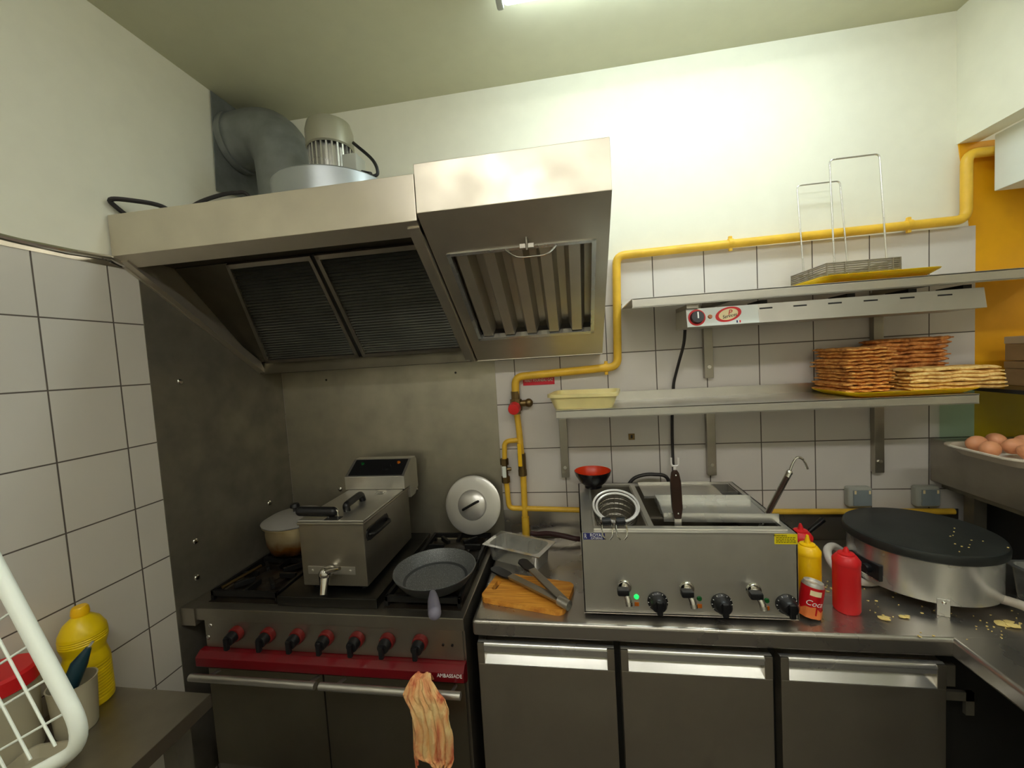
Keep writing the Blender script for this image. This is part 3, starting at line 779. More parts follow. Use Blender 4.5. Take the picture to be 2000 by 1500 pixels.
for x, y, z, a, lab in eggs:
    b = MB()
    prof = []
    for k in range(17):
        th = math.pi*k/16
        zz = -math.cos(th)*.0315; rr_ = .0238*math.sin(th)*(1+.10*math.cos(th))
        prof.append((max(rr_, 0), zz))
    z += .005; Mx = Matrix.Translation((x, y, z)) @ Matrix.Rotation(R(a), 4, 'Z') @ Matrix.Rotation(R(78), 4, 'Y')
    b.lathe(prof, M=Mx, n=24)
    tag(b.build('egg', M_egg, None, (x, y, z)), lab, 'egg', 'brown eggs in the white tray')

# ------------------------------------------------------------------ worktop and refrigerated counter
t = thing('worktop', (1.7, -.3, .845), 'long L-shaped stainless worktop with rolled front edge and upstand', 'worktop')
b = MB()
b.box(1.043, 2.85, -.598, -.0095, .848, .900, bev=.011, seg=4)
b.box(2.338, 2.85, -2.3, -.56, .848, .8997, bev=.011, seg=4)
b.build('top', M_top, t)
b = MB(); b.box(1.052, 2.83, -.0095, -.0066, .895, 1.024, bev=.001); b.build('upstand', M_top, t)
for (x, y) in ((2.80, -2.2), (2.40, -2.2), (2.80, -1.1)):
    b = MB(); b.box(x-.02, x+.02, y-.02, y+.02, 0, .849); b.build('leg', M_steeld, t)
t = thing('refrigerated_counter', (1.69, -.3, 0), 'three-door refrigerated steel counter under the worktop', 'fridge counter')
b = MB(); b.box(1.047, 2.338, -.545, -.03, .12, .8475); b.build('carcass', M_dark, t)
for (x, y) in ((1.09, -.5), (2.30, -.5), (1.09, -.08), (2.30, -.08)):
    b = MB(); b.cyl((x, y, 0), (x, y, .121), .022); b.build('foot', M_steeld, t)
for i, (x0, x1) in enumerate(((1.052, 1.472), (1.490, 1.908), (1.928, 2.338-.004))):
    b = MB()
    b.box(x0, x1, -.586, -.546, .15, .752, bev=.003)
    b.box(x0, x0+.022, -.586, -.546, .752, .818, bev=.002); b.box(x1-.022, x1, -.586, -.546, .752, .818, bev=.002)
    b.box(x0+.02, x1-.02, -.556, -.546, .752, .815)
    d = b.build('door', M_door, t)
    b = MB(); b.tube([(x0+.001, -.574, .808), (x1-.001, -.574, .808)], .012, n=18); b.box(x0+.022, x1-.022, -.585, -.565, .792, .805); b.build('handle', M_bright, d)
    b = MB(); b.prism([(x0+.022, -.5855, .7525), (x0+.022, -.5855, .7505), (x0+.022, -.558, .7505), (x0+.022, -.558, .784)], (x1-x0-.044, 0, 0)); b.build('grip_recess', M_bright, d)
b = MB(); b.box(2.345, 2.375, -.56, -.545, .74, .80); b.box(2.345, 2.42, -.56, -.55, .70, .725); b.box(2.40, 2.42, -.56, -.55, .66, .725); b.build('hinge_bracket', M_steelg, t)

# ------------------------------------------------------------------ gas range
t = thing('gas_range', (.53, -.3, 0), 'wide stainless gas range with seven knobs, maroon band and two oven doors', 'range cooker')
b = MB()
b.box(.078, 1.016, -.588, -.03, .10, .862)
b.box(.088, 1.010, -.596, -.585, .765, .862, bev=.002)
b.box(.004, 1.018, -.600, -.025, .862, .905, bev=.004)
b.box(.004, .06, -.606, -.56, .845, .908, bev=.002)
b.box(.08, 1.014, -.592, -.585, .33, .336)
b.build('body', M_steeld, t)
for (x, y) in ((.105, -.56), (.985, -.56), (.105, -.06), (.985, -.06)):
    b = MB(); b.box(x-.03, x+.03, y-.028, y+.028, 0, .101); b.build('foot', M_steelg, t)
b = MB(); b.prism([(.072, -.59, .700), (.072, -.60, .698), (.072, -.631, .720), (.072, -.631, .750), (.072, -.612, .764), (.072, -.59, .764)], (.944, 0, 0), bev=.002)
band = b.build('front_band', M_maroon, t)
b = text_mb('AMBASSADE', .0165, Matrix.Translation((.971, -.6312, .7415)) @ FRONT, ext=.001, sx=.88); b.build('lettering', M_white, band)
for x in (.215, .335, .443, .549, .657, .762, .872):
    b = MB(); b.cyl((x, -.5955, .824), (x, -.616, .824), .0255, .0245, bev=.004); bz = b.build('knob', M_redbz, t)
    b = MB(); b.cyl((x, -.616, .824), (x, -.640, .822), .0205, .0185, bev=.003); b.box(x-.010, x+.006, -.650, -.636, .794, .836, bev=.004); b.build('grip', M_black, bz)
for (x, z) in ((.108, .842), (.095, .80)):
    b = MB(); b.ball((x, -.596, z), .008, sy=.5); b.build('screw', M_chrome, t)
for x in (.945, .975):
    b = MB(); b.cyl((x, -.596, .815), (x, -.599, .815), .004); b.build('igniter', M_black, t)
for i, (x0, x1, bx0, bx1) in enumerate(((.092, .524, .094, .545), (.528, 1.010, .561, 1.016))):
    b = MB(); b.box(x0, x1, -.606, -.589, .345, .697, bev=.003); d = b.build('oven_door', M_oven, t)
    b = MB(); b.tube([(bx0, -.672, .716), (bx1, -.672, .716)], .0115, n=16)
    for x in (bx0+.045, bx1-.035): b.tube([(x, -.605, .690), (x, -.672, .714)], .005, n=8)
    b.build('handle', M_steel, d)
# hob
b = MB(); b.box(.352, .718, -.571, -.06, .905, .940, bev=.004); b.build('solid_hotplate', M_hotpl, t)
for (x0, x1) in ((.075, .345), (.735, 1.0)):
    b = MB(); b.box(x0, x1, -.563, -.055, .9052, .9075); b.build('burner_well', M_burnt, t)
    for yc in (-.43, -.185):
        xc = (x0+x1)/2
        b = MB(); b.lathe([(.0, 0), (.062, 0), (.062, .012), (.05, .018), (.05, .024), (.03, .029), (0, .029)], c=(xc, yc, .9077), n=30); b.build('burner', M_burnt, t)
        b = MB()
        x0_, x1_, ya, yb = x0+.008, x1-.008, yc-.118, yc+.118
        for (p, q_) in (((x0_, ya), (x1_, ya)), ((x0_, yb), (x1_, yb)), ((x0_, ya), (x0_, yb)), ((x1_, ya), (x1_, yb))):
            b.box(min(p[0], q_[0])-.006, max(p[0], q_[0])+.006, min(p[1], q_[1])-.006, max(p[1], q_[1])+.006, .922, .942, bev=.002)
        for k in range(8):
            a = math.pi/4*k
            b.box(.045, .112, -.006, .006, .926, .946, bev=.002, M=Matrix.Translation((xc, yc, 0)) @ Matrix.Rotation(a, 4, 'Z'))
        for (xx, yy) in ((x0_, ya), (x1_, ya), (x0_, yb), (x1_, yb)): b.box(xx-.006, xx+.006, yy-.006, yy+.006, .9077, .925)
        b.build('pan_support', M_iron, t)
b = MB(); b.tube([(.118, -.545, .9495), (.150, -.40, .9535)], .006, n=8); tag(b.build('brass_rod', M_brass, None, (.13, -.47, .91)), 'short brassy rod lying across the burner beside the hotplate', 'rod')

# cloth on the oven rail
def cloth_mesh():
    rows = [(.735, .876, .925, -.640), (.760, .878, .922, -.652), (.780, .888, .930, -.668), (.772, .872, .936, -.684), (.752, .858, .958, -.696), (.735, .853, .984, -.701),
            (.715, .860, .990, -.702), (.695, .872, .990, -.702), (.675, .882, .991, -.701), (.64, .884, .992, -.700), (.60, .882, .994, -.698), (.565, .881, .995, -.697), (.548, .884, .992, -.696), (.530, .915, .985, -.696), (.522, .935, .975, -.696)]
    nu, nv = 34, 75
    def f(u, v):
        t_ = v*(len(rows)-1); i = min(int(t_), len(rows)-2); w = t_-i; w = w*w*(3-2*w)
        a, c = rows[i], rows[i+1]
        z, xl, xr, y = [a[k]*(1-w)+c[k]*w for k in range(4)]
        amp = .004+.010*min(1, max(0, (v-.3)*2.2))
        fold = amp*math.sin(u*15+1.3*math.sin(v*6)+v*3)+.004*math.sin(u*37+v*11)
        jag = .004*math.sin(u*40)+.003*math.sin(u*23+1) if v > .9 else 0
        return (xl+(xr-xl)*u+.002*math.sin(v*30), y-abs(fold)*(1 if v > .2 else .4)-.002, z+jag+.003*math.sin(u*9+v*7))
    b = MB(); b.grid(f, nu, nv)
    for k, (xa, ln) in enumerate(((.879, .17), (.884, .14), (.876, .12))):
        b.tube([(xa, -.702, .66), (xa-.004+.003*k, -.706, .66-ln*.5), (xa-.003, -.703, .66-ln)], .0022, n=6)
    return b
ck = cloth_mesh().build('kitchen_cloth', M_cloth, None, (.93, -.68, .72), smooth=60)
sm_ = ck.modifiers.new('thickness', 'SOLIDIFY'); sm_.thickness = .002; sm_.offset = 0
tag(ck, 'stained peach dishcloth draped over the oven door rail', 'cloth')

# ------------------------------------------------------------------ deep fryer
t = thing('deep_fryer', (.55, -.36, .94), 'stainless countertop deep fryer with front tap on the solid hotplate', 'deep fryer')
b = MB()
b.box(.428, .668, -.530, -.150, .957, 1.180, bev=.004)
b.box(.424, .672, -.534, -.150, 1.172, 1.182, bev=.003)
b.build('tank', M_steeld, t)
for (x, y) in ((.46, -.50), (.636, -.50), (.46, -.19), (.636, -.19)):
    b = MB(); b.cyl((x, y, .9402), (x, y, .958), .012); b.build('foot', M_black, t)
b = MB(); b.box(.426, .670, -.530, -.206, 1.182, 1.189, bev=.003); lid = b.build('lid', M_steel, t)
b = MB(); b.box(.525, .578, -.529, -.498, 1.1885, 1.1905); b.build('handle_slot', M_dark, lid)
b = MB(); b.box(.575, .615, -.27, -.235, 1.1885, 1.1905); b.box(.580, .61, -.262, -.24, 1.1905, 1.199, bev=.002); b.build('vent_slot', M_chrome, lid)
b = MB(); b.tube(fillet([(.562, -.445, 1.189), (.562, -.452, 1.212), (.562, -.345, 1.218), (.562, -.335, 1.189)], .02), .0125, n=14); b.build('lid_handle', M_black, lid)
b = MB(); b.box(.410, .672, -.206, -.075, 1.08, 1.10)
b2 = MB()
prof = [(-.206, 1.189), (-.206, 1.244), (-.118, 1.298), (-.075, 1.298), (-.062, 1.28), (-.062, 1.16), (-.10, 1.135), (-.149, 1.135), (-.149, 1.189)]
b2.prism([(.412, y, z) for y, z in prof], (.266, 0, 0), bev=.002)
b.bm.free(); hd = b2.build('control_head', M_steel, t)
HM = Matrix.Translation((.545, -.162, 1.271)) @ Matrix.Rotation(math.atan2(.054, .088), 4, 'X')
b = MB(); b.box(-.118, .122, -.045, .045, .0005, .0025, M=HM); pn = b.build('control_panel', M_black, hd)
b = MB(); b.lathe([(0, 0), (.007, 0), (.006, .005), (0, .005)], M=HM @ Matrix.Translation((-.078, .020, .002)), n=16); b.build('green_lamp', M_greend, pn)
b = MB(); b.lathe([(0, 0), (.008, 0), (.006, .005), (0, .005)], M=HM @ Matrix.Translation((.086, .024, .002)), n=16); b.build('orange_lamp', M_amber, pn)
b = MB(); b.lathe([(0, 0), (.019, 0), (.017, .010), (0, .010)], M=HM @ Matrix.Translation((.042, -.004, .002)), n=24); b.build('thermostat_dial', M_black, pn)
b = text_mb('FRYER 8L', .009, HM @ Matrix.Translation((-.005, .026, .003))); b.bm.free()
# side handle in a dark capsule recess
SM = Matrix.Translation((.6685, -.435, 1.128)) @ Matrix.Rotation(R(90), 4, 'Y')
b = MB(); b.box(-.020, .020, -.075, .075, -.001, .0015, bev=.0006, M=SM); loft(b, [rr(.022, .08, .0218, -.001, (0, 0)), rr(.022, .08, .0218, .004, (0, 0))], M=SM); b.build('side_handle', M_black, t)
b = MB(); b.tube(fillet([(.670, -.50, 1.128), (.690, -.49, 1.128), (.690, -.38, 1.128), (.670, -.37, 1.128)], .015), .007, n=10); b.build('side_grip', M_iron, t)
# tap
b = MB(); b.box(.452, .628, -.534, -.530, 1.000, 1.028, bev=.0015)
for x in (.470, .610): b.cyl((x, -.534, 1.014), (x, -.538, 1.014), .004, n=8)
tp = b.build('tap_plate', M_steel, t)
b = MB(); b.cyl((.538, -.534, 1.016), (.538, -.565, 1.016), .018); b.cyl((.538, -.560, 1.022), (.543, -.590, .962), .018, .012); b.ball((.538, -.562, 1.020), .022); b.tube([(.540, -.562, 1.026), (.565, -.578, 1.040), (.608, -.588, 1.052)], lambda q: .012-.006*q, n=10); b.build('tap', M_chrome, t)
b = MB(); b.box(.508, .522, -.56, -.536, .965, 1.02, bev=.003); b.build('tap_lever', M_black, t)
# basket handle
t = thing('fryer_basket_handle', (.485, -.51, 1.19), 'thick black basket handle resting across the front of the fryer lid', 'handle')
b = MB(); b.tube(fillet([(.428, -.512, 1.214), (.548, -.508, 1.211)], .01), .0165, n=18); b.ball((.428, -.512, 1.214), .0165); b.ball((.548, -.508, 1.211), .0165); b.build('grip', M_black, t)
b = MB(); b.tube(fillet([(.548, -.508, 1.213), (.566, -.508, 1.218), (.566, -.508, 1.190)], .008), .004, n=8); b.tube([(.530, -.508, 1.205), (.530, -.508, 1.190)], .004, n=8); b.build('wire', M_chrome, t)

# pot behind the fryer
t = thing('cooking_pot', (.19, -.235, .946), 'scorched aluminium cooking pot with lid on the back burner beside the fryer', 'pot')
pc = (.190, -.235, .9465)
b = MB(); b.lathe([(0, 0), (.085, 0), (.104, .012), (.115, .045), (.118, .09), (.116, .118), (.128, .122), (.128, .128), (.112, .128), (.112, .09), (.108, .03), (.08, .008), (0, .008)], c=pc, n=48)
pb = b.build('pot_body', M_pot, t)
b = MB(); b.lathe([(.129, .1295), (.131, .134), (.10, .150), (.05, .160), (0, .162), (0, .156), (.05, .154), (.098, .145), (.125, .1295)], c=pc, n=48); ld = b.build('lid', M_alu, t)
b = MB(); b.cyl((pc[0], pc[1], pc[2]+.161), (pc[0], pc[1], pc[2]+.178), .008); b.cyl((pc[0], pc[1], pc[2]+.178), (pc[0], pc[1], pc[2]+.196), .02, .017, bev=.004); b.build('lid_knob', M_black, ld)
b = MB(); b.tube(fillet([(pc[0]-.112, pc[1]-.03, pc[2]+.105), (pc[0]-.142, pc[1]-.03, pc[2]+.108), (pc[0]-.142, pc[1]+.03, pc[2]+.108), (pc[0]-.112, pc[1]+.03, pc[2]+.105)], .012), .006, n=8); b.build('pot_handle', M_burnt, t)

# aluminium lid leaning on the splashback
t = thing('pot_lid', (.93, -.07, .946), 'round aluminium pot lid leaning upright against the splashback', 'pot lid')
LM = Matrix.Translation((.925, -.060, 1.068)) @ Matrix.Rotation(R(-4), 4, 'Z') @ Matrix.Rotation(R(77), 4, 'X')
b = MB(); b.lathe([(.127, 0), (.127, .005), (.118, .010), (.092, .012), (.066, .014), (.060, .022), (.035, .031), (0, .034), (0, .030), (.034, .027), (.058, .018), (.066, .010), (.092, .008), (.117, .006), (.125, .0)], M=LM, n=64); b.build('disc', M_alu, t)
b = MB(); b.tube(fillet([LM @ Vector((-.034, -.018, .028)), LM @ Vector((-.030, -.016, .052)), LM @ Vector((.028, .016, .052)), LM @ Vector((.032, .018, .028))], .01), .0055, n=10); b.build('lid_handle', M_iron, t)

# frying pan
t = thing('frying_pan', (.885, -.47, .946), 'dark speckled non-stick frying pan on the burner beside the worktop', 'frying pan')
pm = Matrix.Translation((.887, -.470, .9465))
b = MB(); b.lathe([(0, .008), (.092, .008), (.110, .016), (.134, .048), (.138, .054), (.141, .054), (.141, .051)], M=pm, n=64); b.build('cooking_surface', M_stone, t)
b = MB(); b.lathe([(0, 0), (.098, 0), (.114, .010), (.138, .044), (.141, .052), (.139, .0525), (.112, .017), (.09, .007), (0, .007)], M=pm, n=64); b.build('pan_body', M_panout, t)
b = MB(); b.tube([(.926, -.604, .988), (.940, -.637, .998), (.952, -.668, 1.004), (.968, -.705, 1.008), (.980, -.735, 1.010)], lambda q: .010+.008*min(1, q*1.6), n=16); b.ball((.980, -.735, 1.010), .0182); b.build('handle', M_panhdl, t)

# pan of the 1/4 gastronorm kind on the worktop
t = thing('steel_pan', (1.13, -.2, .9), 'small rectangular stainless food pan at the edge of the range', 'food pan')
GA, GB, GC, GD = Vector((.990, -.224)), Vector((1.038, -.092)), Vector((1.278, -.190)), Vector((1.231, -.330))
gc = (GA+GB+GC+GD)/4; gx = ((GC-GB)+(GD-GA))/2; ang = math.atan2(gx.y, gx.x)
GM = Matrix.Translation((gc.x+.008, gc.y, .9006)) @ Matrix.Rotation(ang, 4, 'Z')
b = MB(); loft(b, [rr(.108, .052, .02, 0, (0, 0)), rr(.114, .060, .024, .060, (0, 0)), rr(.130, .072, .006, .062, (0, 0)), rr(.130, .072, .006, .065, (0, 0)), rr(.112, .058, .024, .065, (0, 0)), rr(.106, .050, .02, .002, (0, 0))], M=GM)
tag(b.build('x', M_bright, t), '', ''); o = bpy.data.objects['x']; o.name = 'pan_body'; del o['label']; del o['category']
# cutting board and tongs
t = thing('cutting_board', (1.2, -.45, .9), 'small bamboo cutting board with slot handle and rounded corners', 'cutting board')
BM_ = Matrix.Translation((1.205, -.455, .9006)) @ Matrix.Rotation(R(-12.5), 4, 'Z')
b = MB()
def board(mb):
    out = rr(.143, .083, .025, 0, (0, 0), 6); z1 = .018
    bm = bmesh.new()
    n = len(out)
    # slot ring, same vertex count
    slot = rr(.009, .030, .0085, 0, (-.115, 0), 6)
    lo = [bm.verts.new((p[0], p[1], 0)) for p in out]; hi = [bm.verts.new((p[0], p[1], z1)) for p in out]
    sl = [bm.verts.new((p[0], p[1], 0)) for p in slot]; sh = [bm.verts.new((p[0], p[1], z1)) for p in slot]
    for k in range(n):
        k2 = (k+1) % n
        bm.faces.new([lo[k], lo[k2], hi[k2], hi[k]]); bm.faces.new([sl[k2], sl[k], sh[k], sh[k2]])
        bm.faces.new([hi[k], hi[k2], sh[k2], sh[k]]); bm.faces.new([lo[k2], lo[k], sl[k], sl[k2]])
    bmesh.ops.recalc_face_normals(bm, faces=bm.faces[:])
    mb._add(bm, BM_)
board(b); b.build('board_body', M_wood, t, smooth=50)
t = thing('kitchen_tongs', (1.2, -.45, .92), 'long steel kitchen tongs lying open across the cutting board', 'tongs')
hinge = Vector((1.333, -.555, .935))
for (tip, w, zz) in ((Vector((1.060, -.345, .934)), .013, .0), (Vector((1.165, -.320, .950)), .010, .004)):
    d = (tip-hinge); L = d.length; a = math.atan2(d.y, d.x)
    MM = Matrix.Translation(hinge) @ Matrix.Rotation(a, 4, 'Z') @ Matrix.Rotation(-math.asin(d.z/L), 4, 'Y')
    b = MB(); b.prism([(0, -.011, -.004+zz), (0, .011, -.004+zz), (0, .014, .007+zz), (0, -.014, .007+zz)], (L*.72, 0, 0), M=MM, bev=.002); arm = b.build('arm', M_steeld, t)
    b = MB(); b.prism([(L*.70, -.012, -.003+zz), (L*.78, -.020, -.003+zz), (L*.95, -.020, -.003+zz), (L, -.008, -.003+zz), (L, .008, -.003+zz), (L*.95, .020, -.003+zz), (L*.78, .020, -.003+zz), (L*.70, .012, -.003+zz)], (0, 0, .006), M=MM, bev=.001); b.build('tip', M_black, arm)
b = MB(); b.tube([hinge+Vector((.012, -.008, 0)), hinge+Vector((-.02, .015, .002))], .0155, n=14); b.build('hinge', M_steel, t)

# ------------------------------------------------------------------ three-well cooker
t = thing('three_well_cooker', (1.69, -.32, .9), 'stainless three-well countertop cooker with dials and drain taps', 'cooker')
ZT = 1.166
b = MB()
b.box(1.390, 1.990, -.560, -.553, .914, ZT-.002, bev=.001)
b.box(1.390, 1.990, -.092, -.088, .914, ZT)
b.box(1.390, 1.394, -.560, -.088, .914, ZT); b.box(1.986, 1.990, -.560, -.088, .914, ZT)
b.box(1.390, 1.990, -.56, -.088, .912, .918)
# top flange with openings
for (x0, x1, y0, y1) in ((1.390, 1.432, -.56, -.088), (1.968, 1.990, -.56, -.088), (1.432, 1.968, -.56, -.522), (1.432, 1.968, -.124, -.088), (1.592, 1.612, -.522, -.124)):
    b.box(x0, x1, y0, y1, ZT-.004, ZT)
b.box(1.430, 1.972, -.548, -.526, ZT, ZT+.006, bev=.002)
b.box(1.434, 1.592, -.126, -.118, ZT, ZT+.004); b.box(1.430, 1.436, -.53, -.12, ZT, ZT+.005); b.box(1.966, 1.972, -.53, -.12, ZT, ZT+.005); b.box(1.594, 1.610, -.53, -.12, ZT, ZT+.005)
b.build('casing', M_cook, t)
b = MB()
for (x0, x1) in ((1.432, 1.592), (1.612, 1.968)):
    b.box(x0, x1, -.522, -.124, 1.03, 1.034)
    for (a0, a1, c0, c1) in ((x0, x0+.002, -.522, -.124), (x1-.002, x1, -.522, -.124), (x0, x1, -.524, -.522), (x0, x1, -.124, -.122)): b.box(a0, a1, c0, c1, 1.03, ZT-.004)
b.build('well', M_steeld, t)
for (x, y) in ((1.42, -.53), (1.96, -.53), (1.42, -.12), (1.96, -.12)):
    b = MB(); b.cyl((x, y, .9003), (x, y, .913), .016); b.build('foot', M_black, t)
for i, (tx, kx, kz) in enumerate(((1.512, 1.606, .957), (1.690, 1.784, .957), (1.872, 1.957, .960))):
    tz = .998
    b = MB(); b.cyl((tx, -.560, tz), (tx, -.567, tz), .0215, .0195, bev=.002); b.tube([(tx, -.566, tz), (tx, -.585, tz)], .012, n=14); b.tube(catmull([(tx, -.578, tz), (tx+.002, -.592, tz-.004), (tx+.005, -.600, tz-.016), (tx+.006, -.604, tz-.026)]), .0092, n=14); b.cyl((tx+.0058, -.603, tz-.022), (tx+.0068, -.606, tz-.031), .0105, .0098); tp = b.build('drain_tap', M_chrome, t)
    b = MB(); b.box(tx-.024, tx+.010, -.604, -.580, tz-.006, tz+.014, bev=.005); b.build('tap_lever', M_black, tp)
    b = MB(); b.lathe([(0, 0), (.029, 0), (.029, .006), (.024, .010), (.022, .026), (.017, .032), (0, .032)], M=Matrix.Translation((kx, -.560, kz)) @ Matrix.Rotation(R(90), 4, 'X'), n=36); b.box(-.008, .008, -.040, -.030, -.020, .020, bev=.003, M=Matrix.Translation((kx, -.560, kz-.002))); kn = b.build('knob', M_black, t)
    b = MB()
    for k in range(9):
        a = R(-30+k*30)
        b.box(-.0008, .0008, -.0115, -.0085, .0235, .0282, M=Matrix.Translation((kx, -.5572, kz)) @ Matrix.Rotation(a-R(90), 4, 'Y'))
    b.build('dial_marks', M_white, kn)
    lx = tx+.034
    b = MB(); b.cyl((lx, -.560, .968), (lx, -.564, .968), .0075, .006); b.build('green_light', M_greenl if i == 0 else M_greend, t)
    b = MB(); b.box(lx-.0065, lx+.0065, -.563, -.560, .940, .952, bev=.001); b.build('amber_light', M_amber, t)
b = MB(); b.box(1.398, 1.462, -.5608, -.560, 1.143, 1.163); pl = b.build('maker_badge', M_blue, t)
b = text_mb('ROYAL', .0135, Matrix.Translation((1.4375, -.5612, 1.1565)) @ FRONT, sx=.92); b.build('badge_lettering', M_white, pl)
b = text_mb('CATERING', .0075, Matrix.Translation((1.4375, -.5612, 1.1472)) @ FRONT, sx=.95); b.build('badge_small_lettering', M_white, pl)
b = text_mb('R', .021, Matrix.Translation((1.4045, -.5612, 1.153)) @ FRONT, sx=.6); b.build('badge_emblem', M_white, pl)
b = MB(); b.box(1.930, 1.989, -.5608, -.560, 1.134, 1.163); pl = b.build('warning_sticker', M_ystk, t)
b = text_mb('WARNING', .0072, Matrix.Translation((1.945, -.5611, 1.1585)) @ FRONT); b.build('sticker_heading', M_ink, pl)
b = MB()
for r_ in range(4):
    x = 1.934
    rn = random.Random(r_)
    while x < 1.982:
        w = rn.uniform(.003, .008); b.box(x, min(x+w, 1.985), -.5611, -.5607, 1.1518-r_*.0045, 1.1540-r_*.0045); x += w+.0015
b.build('sticker_small_print', M_inky, pl)
# covers over the wells
t = thing('well_cover', (1.83, -.33, ZT), 'shallow steel lid tray sitting askew over the cooker wells', 'cover')
CVM = Matrix.Translation((1.800, -.405, ZT+.0065)) @ Matrix.Rotation(R(-1.5), 4, 'Z')
b = MB(); b.box(-.150, .160, -.085, .085, 0, .002, M=CVM); b.box(-.150, .160, .083, .085, 0, .022, M=CVM); b.box(-.150, .175, -.087, -.085, -.004, .024, M=CVM); b.prism([(-.150, -.085, 0), (-.150, .085, 0), (-.150, .085, .022), (-.150, .0, .026), (-.150, -.085, .014)], (.002, 0, 0), M=CVM)
b.build('tray_body', M_bright, t)
t = thing('well_cover', (1.77, -.18, ZT), 'flat steel cover plate over the rear of the cooker wells', 'cover')
b = MB(); b.box(1.625, 1.895, -.270, -.130, ZT+.0062, ZT+.0085); b.box(1.625, 1.895, -.272, -.270, ZT+.0002, ZT+.0085); b.box(1.625, 1.895, -.132, -.130, ZT+.0062, ZT+.016); b.build('plate', M_steel, t)
t = thing('drain_box', (1.93, -.16, 1.1), 'small open steel drain box in the rear corner of the cooker', 'box')
b = MB()
for (x0, x1, y0, y1) in ((1.900, 1.902, -.22, -.128), (1.960, 1.962, -.22, -.128), (1.900, 1.962, -.222, -.220), (1.900, 1.962, -.130, -.128)): b.box(x0, x1, y0, y1, 1.09, ZT+.004)
b.box(1.900, 1.962, -.22, -.13, 1.088, 1.09); b.build('box_body', M_steel, t)

# noodle baskets: rim ring, mesh bowl and hooked handle
def basket(c, r, zr, tilt, hx, label, dx, dp=1):
    t = thing('noodle_basket', (c[0], c[1], 1.036), label, 'basket', 'noodle baskets')
    MM = Matrix.Translation((c[0], c[1], zr)) @ Matrix.Rotation(R(tilt), 4, 'X') @ Matrix.Rotation(R(dx), 4, 'Y')
    ring = [MM @ Vector((r*math.cos(2*math.pi*k/48), r*math.sin(2*math.pi*k/48), 0)) for k in range(48)]
    b = MB(); b.tube(ring, .0040, n=8, closed=True); b.build('rim', M_wire, t)
    b = MB()
    for k in range(24):
        a = 2*math.pi*k/24
        b.tube([MM @ Vector((rr2*math.cos(a), rr2*math.sin(a), zz)) for rr2, zz in ((r, 0), (r*.96, -.04*dp), (r*.88, -.08*dp), (r*.6, -.115*dp))], .0012, n=5)
    for rr2, zz in ((.97, -.03*dp), (.93, -.06*dp), (.86, -.085*dp), (.7, -.105*dp)):
        b.tube([MM @ Vector((r*rr2*math.cos(2*math.pi*k/40), r*rr2*math.sin(2*math.pi*k/40), zz)) for k in range(40)], .0012, n=5, closed=True)
    b.build('mesh_bowl', M_steeld, t)
    b = MB()
    fr = MM @ Vector((hx-c[0], -math.sqrt(max(r*r-(hx-c[0])**2, 0)), 0)); fr.z += .003
    for s in (-.014, .014):
        b.tube(catmull([fr+Vector((s, .004, 0)), Vector((hx+s, -.525, ZT+.020)), Vector((hx+s*1.1, -.552, ZT+.010)), Vector((hx+s*1.0, -.566, ZT-.008)), Vector((hx+s*.4, -.567, ZT-.020))]), .0022, n=6)
    b.build('hook', M_chrome, t)
    b = MB(); b.tube([Vector((hx-.012, -.535, ZT+.022)), Vector((hx+.013, -.535, ZT+.024))], .0125, n=14); b.build('grip', M_black, t)
basket((1.513, -.385), .075, 1.182, 24, 1.470, 'round noodle basket with bright raised rim, hook nearest the maker badge', 0, .9)
basket((1.5145, -.3868), .066, 1.1775, 24, 1.512, 'second round noodle basket nested inside the first, wider black grip', 0, .72)

# scoop with dark wooden handle
t = thing('cooking_scoop', (1.68, -.49, 1.06), 'scoop with flat dark wooden handle standing upright in the cooker', 'scoop')
b = MB(); b.prism([(1.674, -.515, 1.186), (1.694, -.515, 1.186), (1.699, -.515, 1.22), (1.697, -.515, 1.30), (1.692, -.515, 1.328), (1.685, -.515, 1.338), (1.677, -.515, 1.338), (1.670, -.515, 1.328), (1.666, -.515, 1.30), (1.668, -.515, 1.22)], (0, .016, 0), bev=.004); b.build('handle', M_brownw, t)
b = MB(); b.ball((1.681, -.516, 1.322), .003); b.ball((1.684, -.516, 1.205), .003); b.build('rivets', M_chrome, t)
b = MB(); b.tube(fillet([(1.671, -.507, 1.374), (1.671, -.507, 1.348), (1.692, -.507, 1.348), (1.692, -.507, 1.374)], .010), .0030, n=8); b.tube([(1.681, -.507, 1.350), (1.681, -.507, 1.335)], .005, n=8); b.build('hook', M_wire, t)
b = MB(); b.box(1.674, 1.694, -.511, -.505, 1.10, 1.19); b.lathe([(0, 0), (.03, .004), (.042, .02), (.043, .03), (.041, .03), (.028, .007), (0, .003)], c=(1.69, -.47, 1.07), n=28); b.build('shank', M_steel, t)
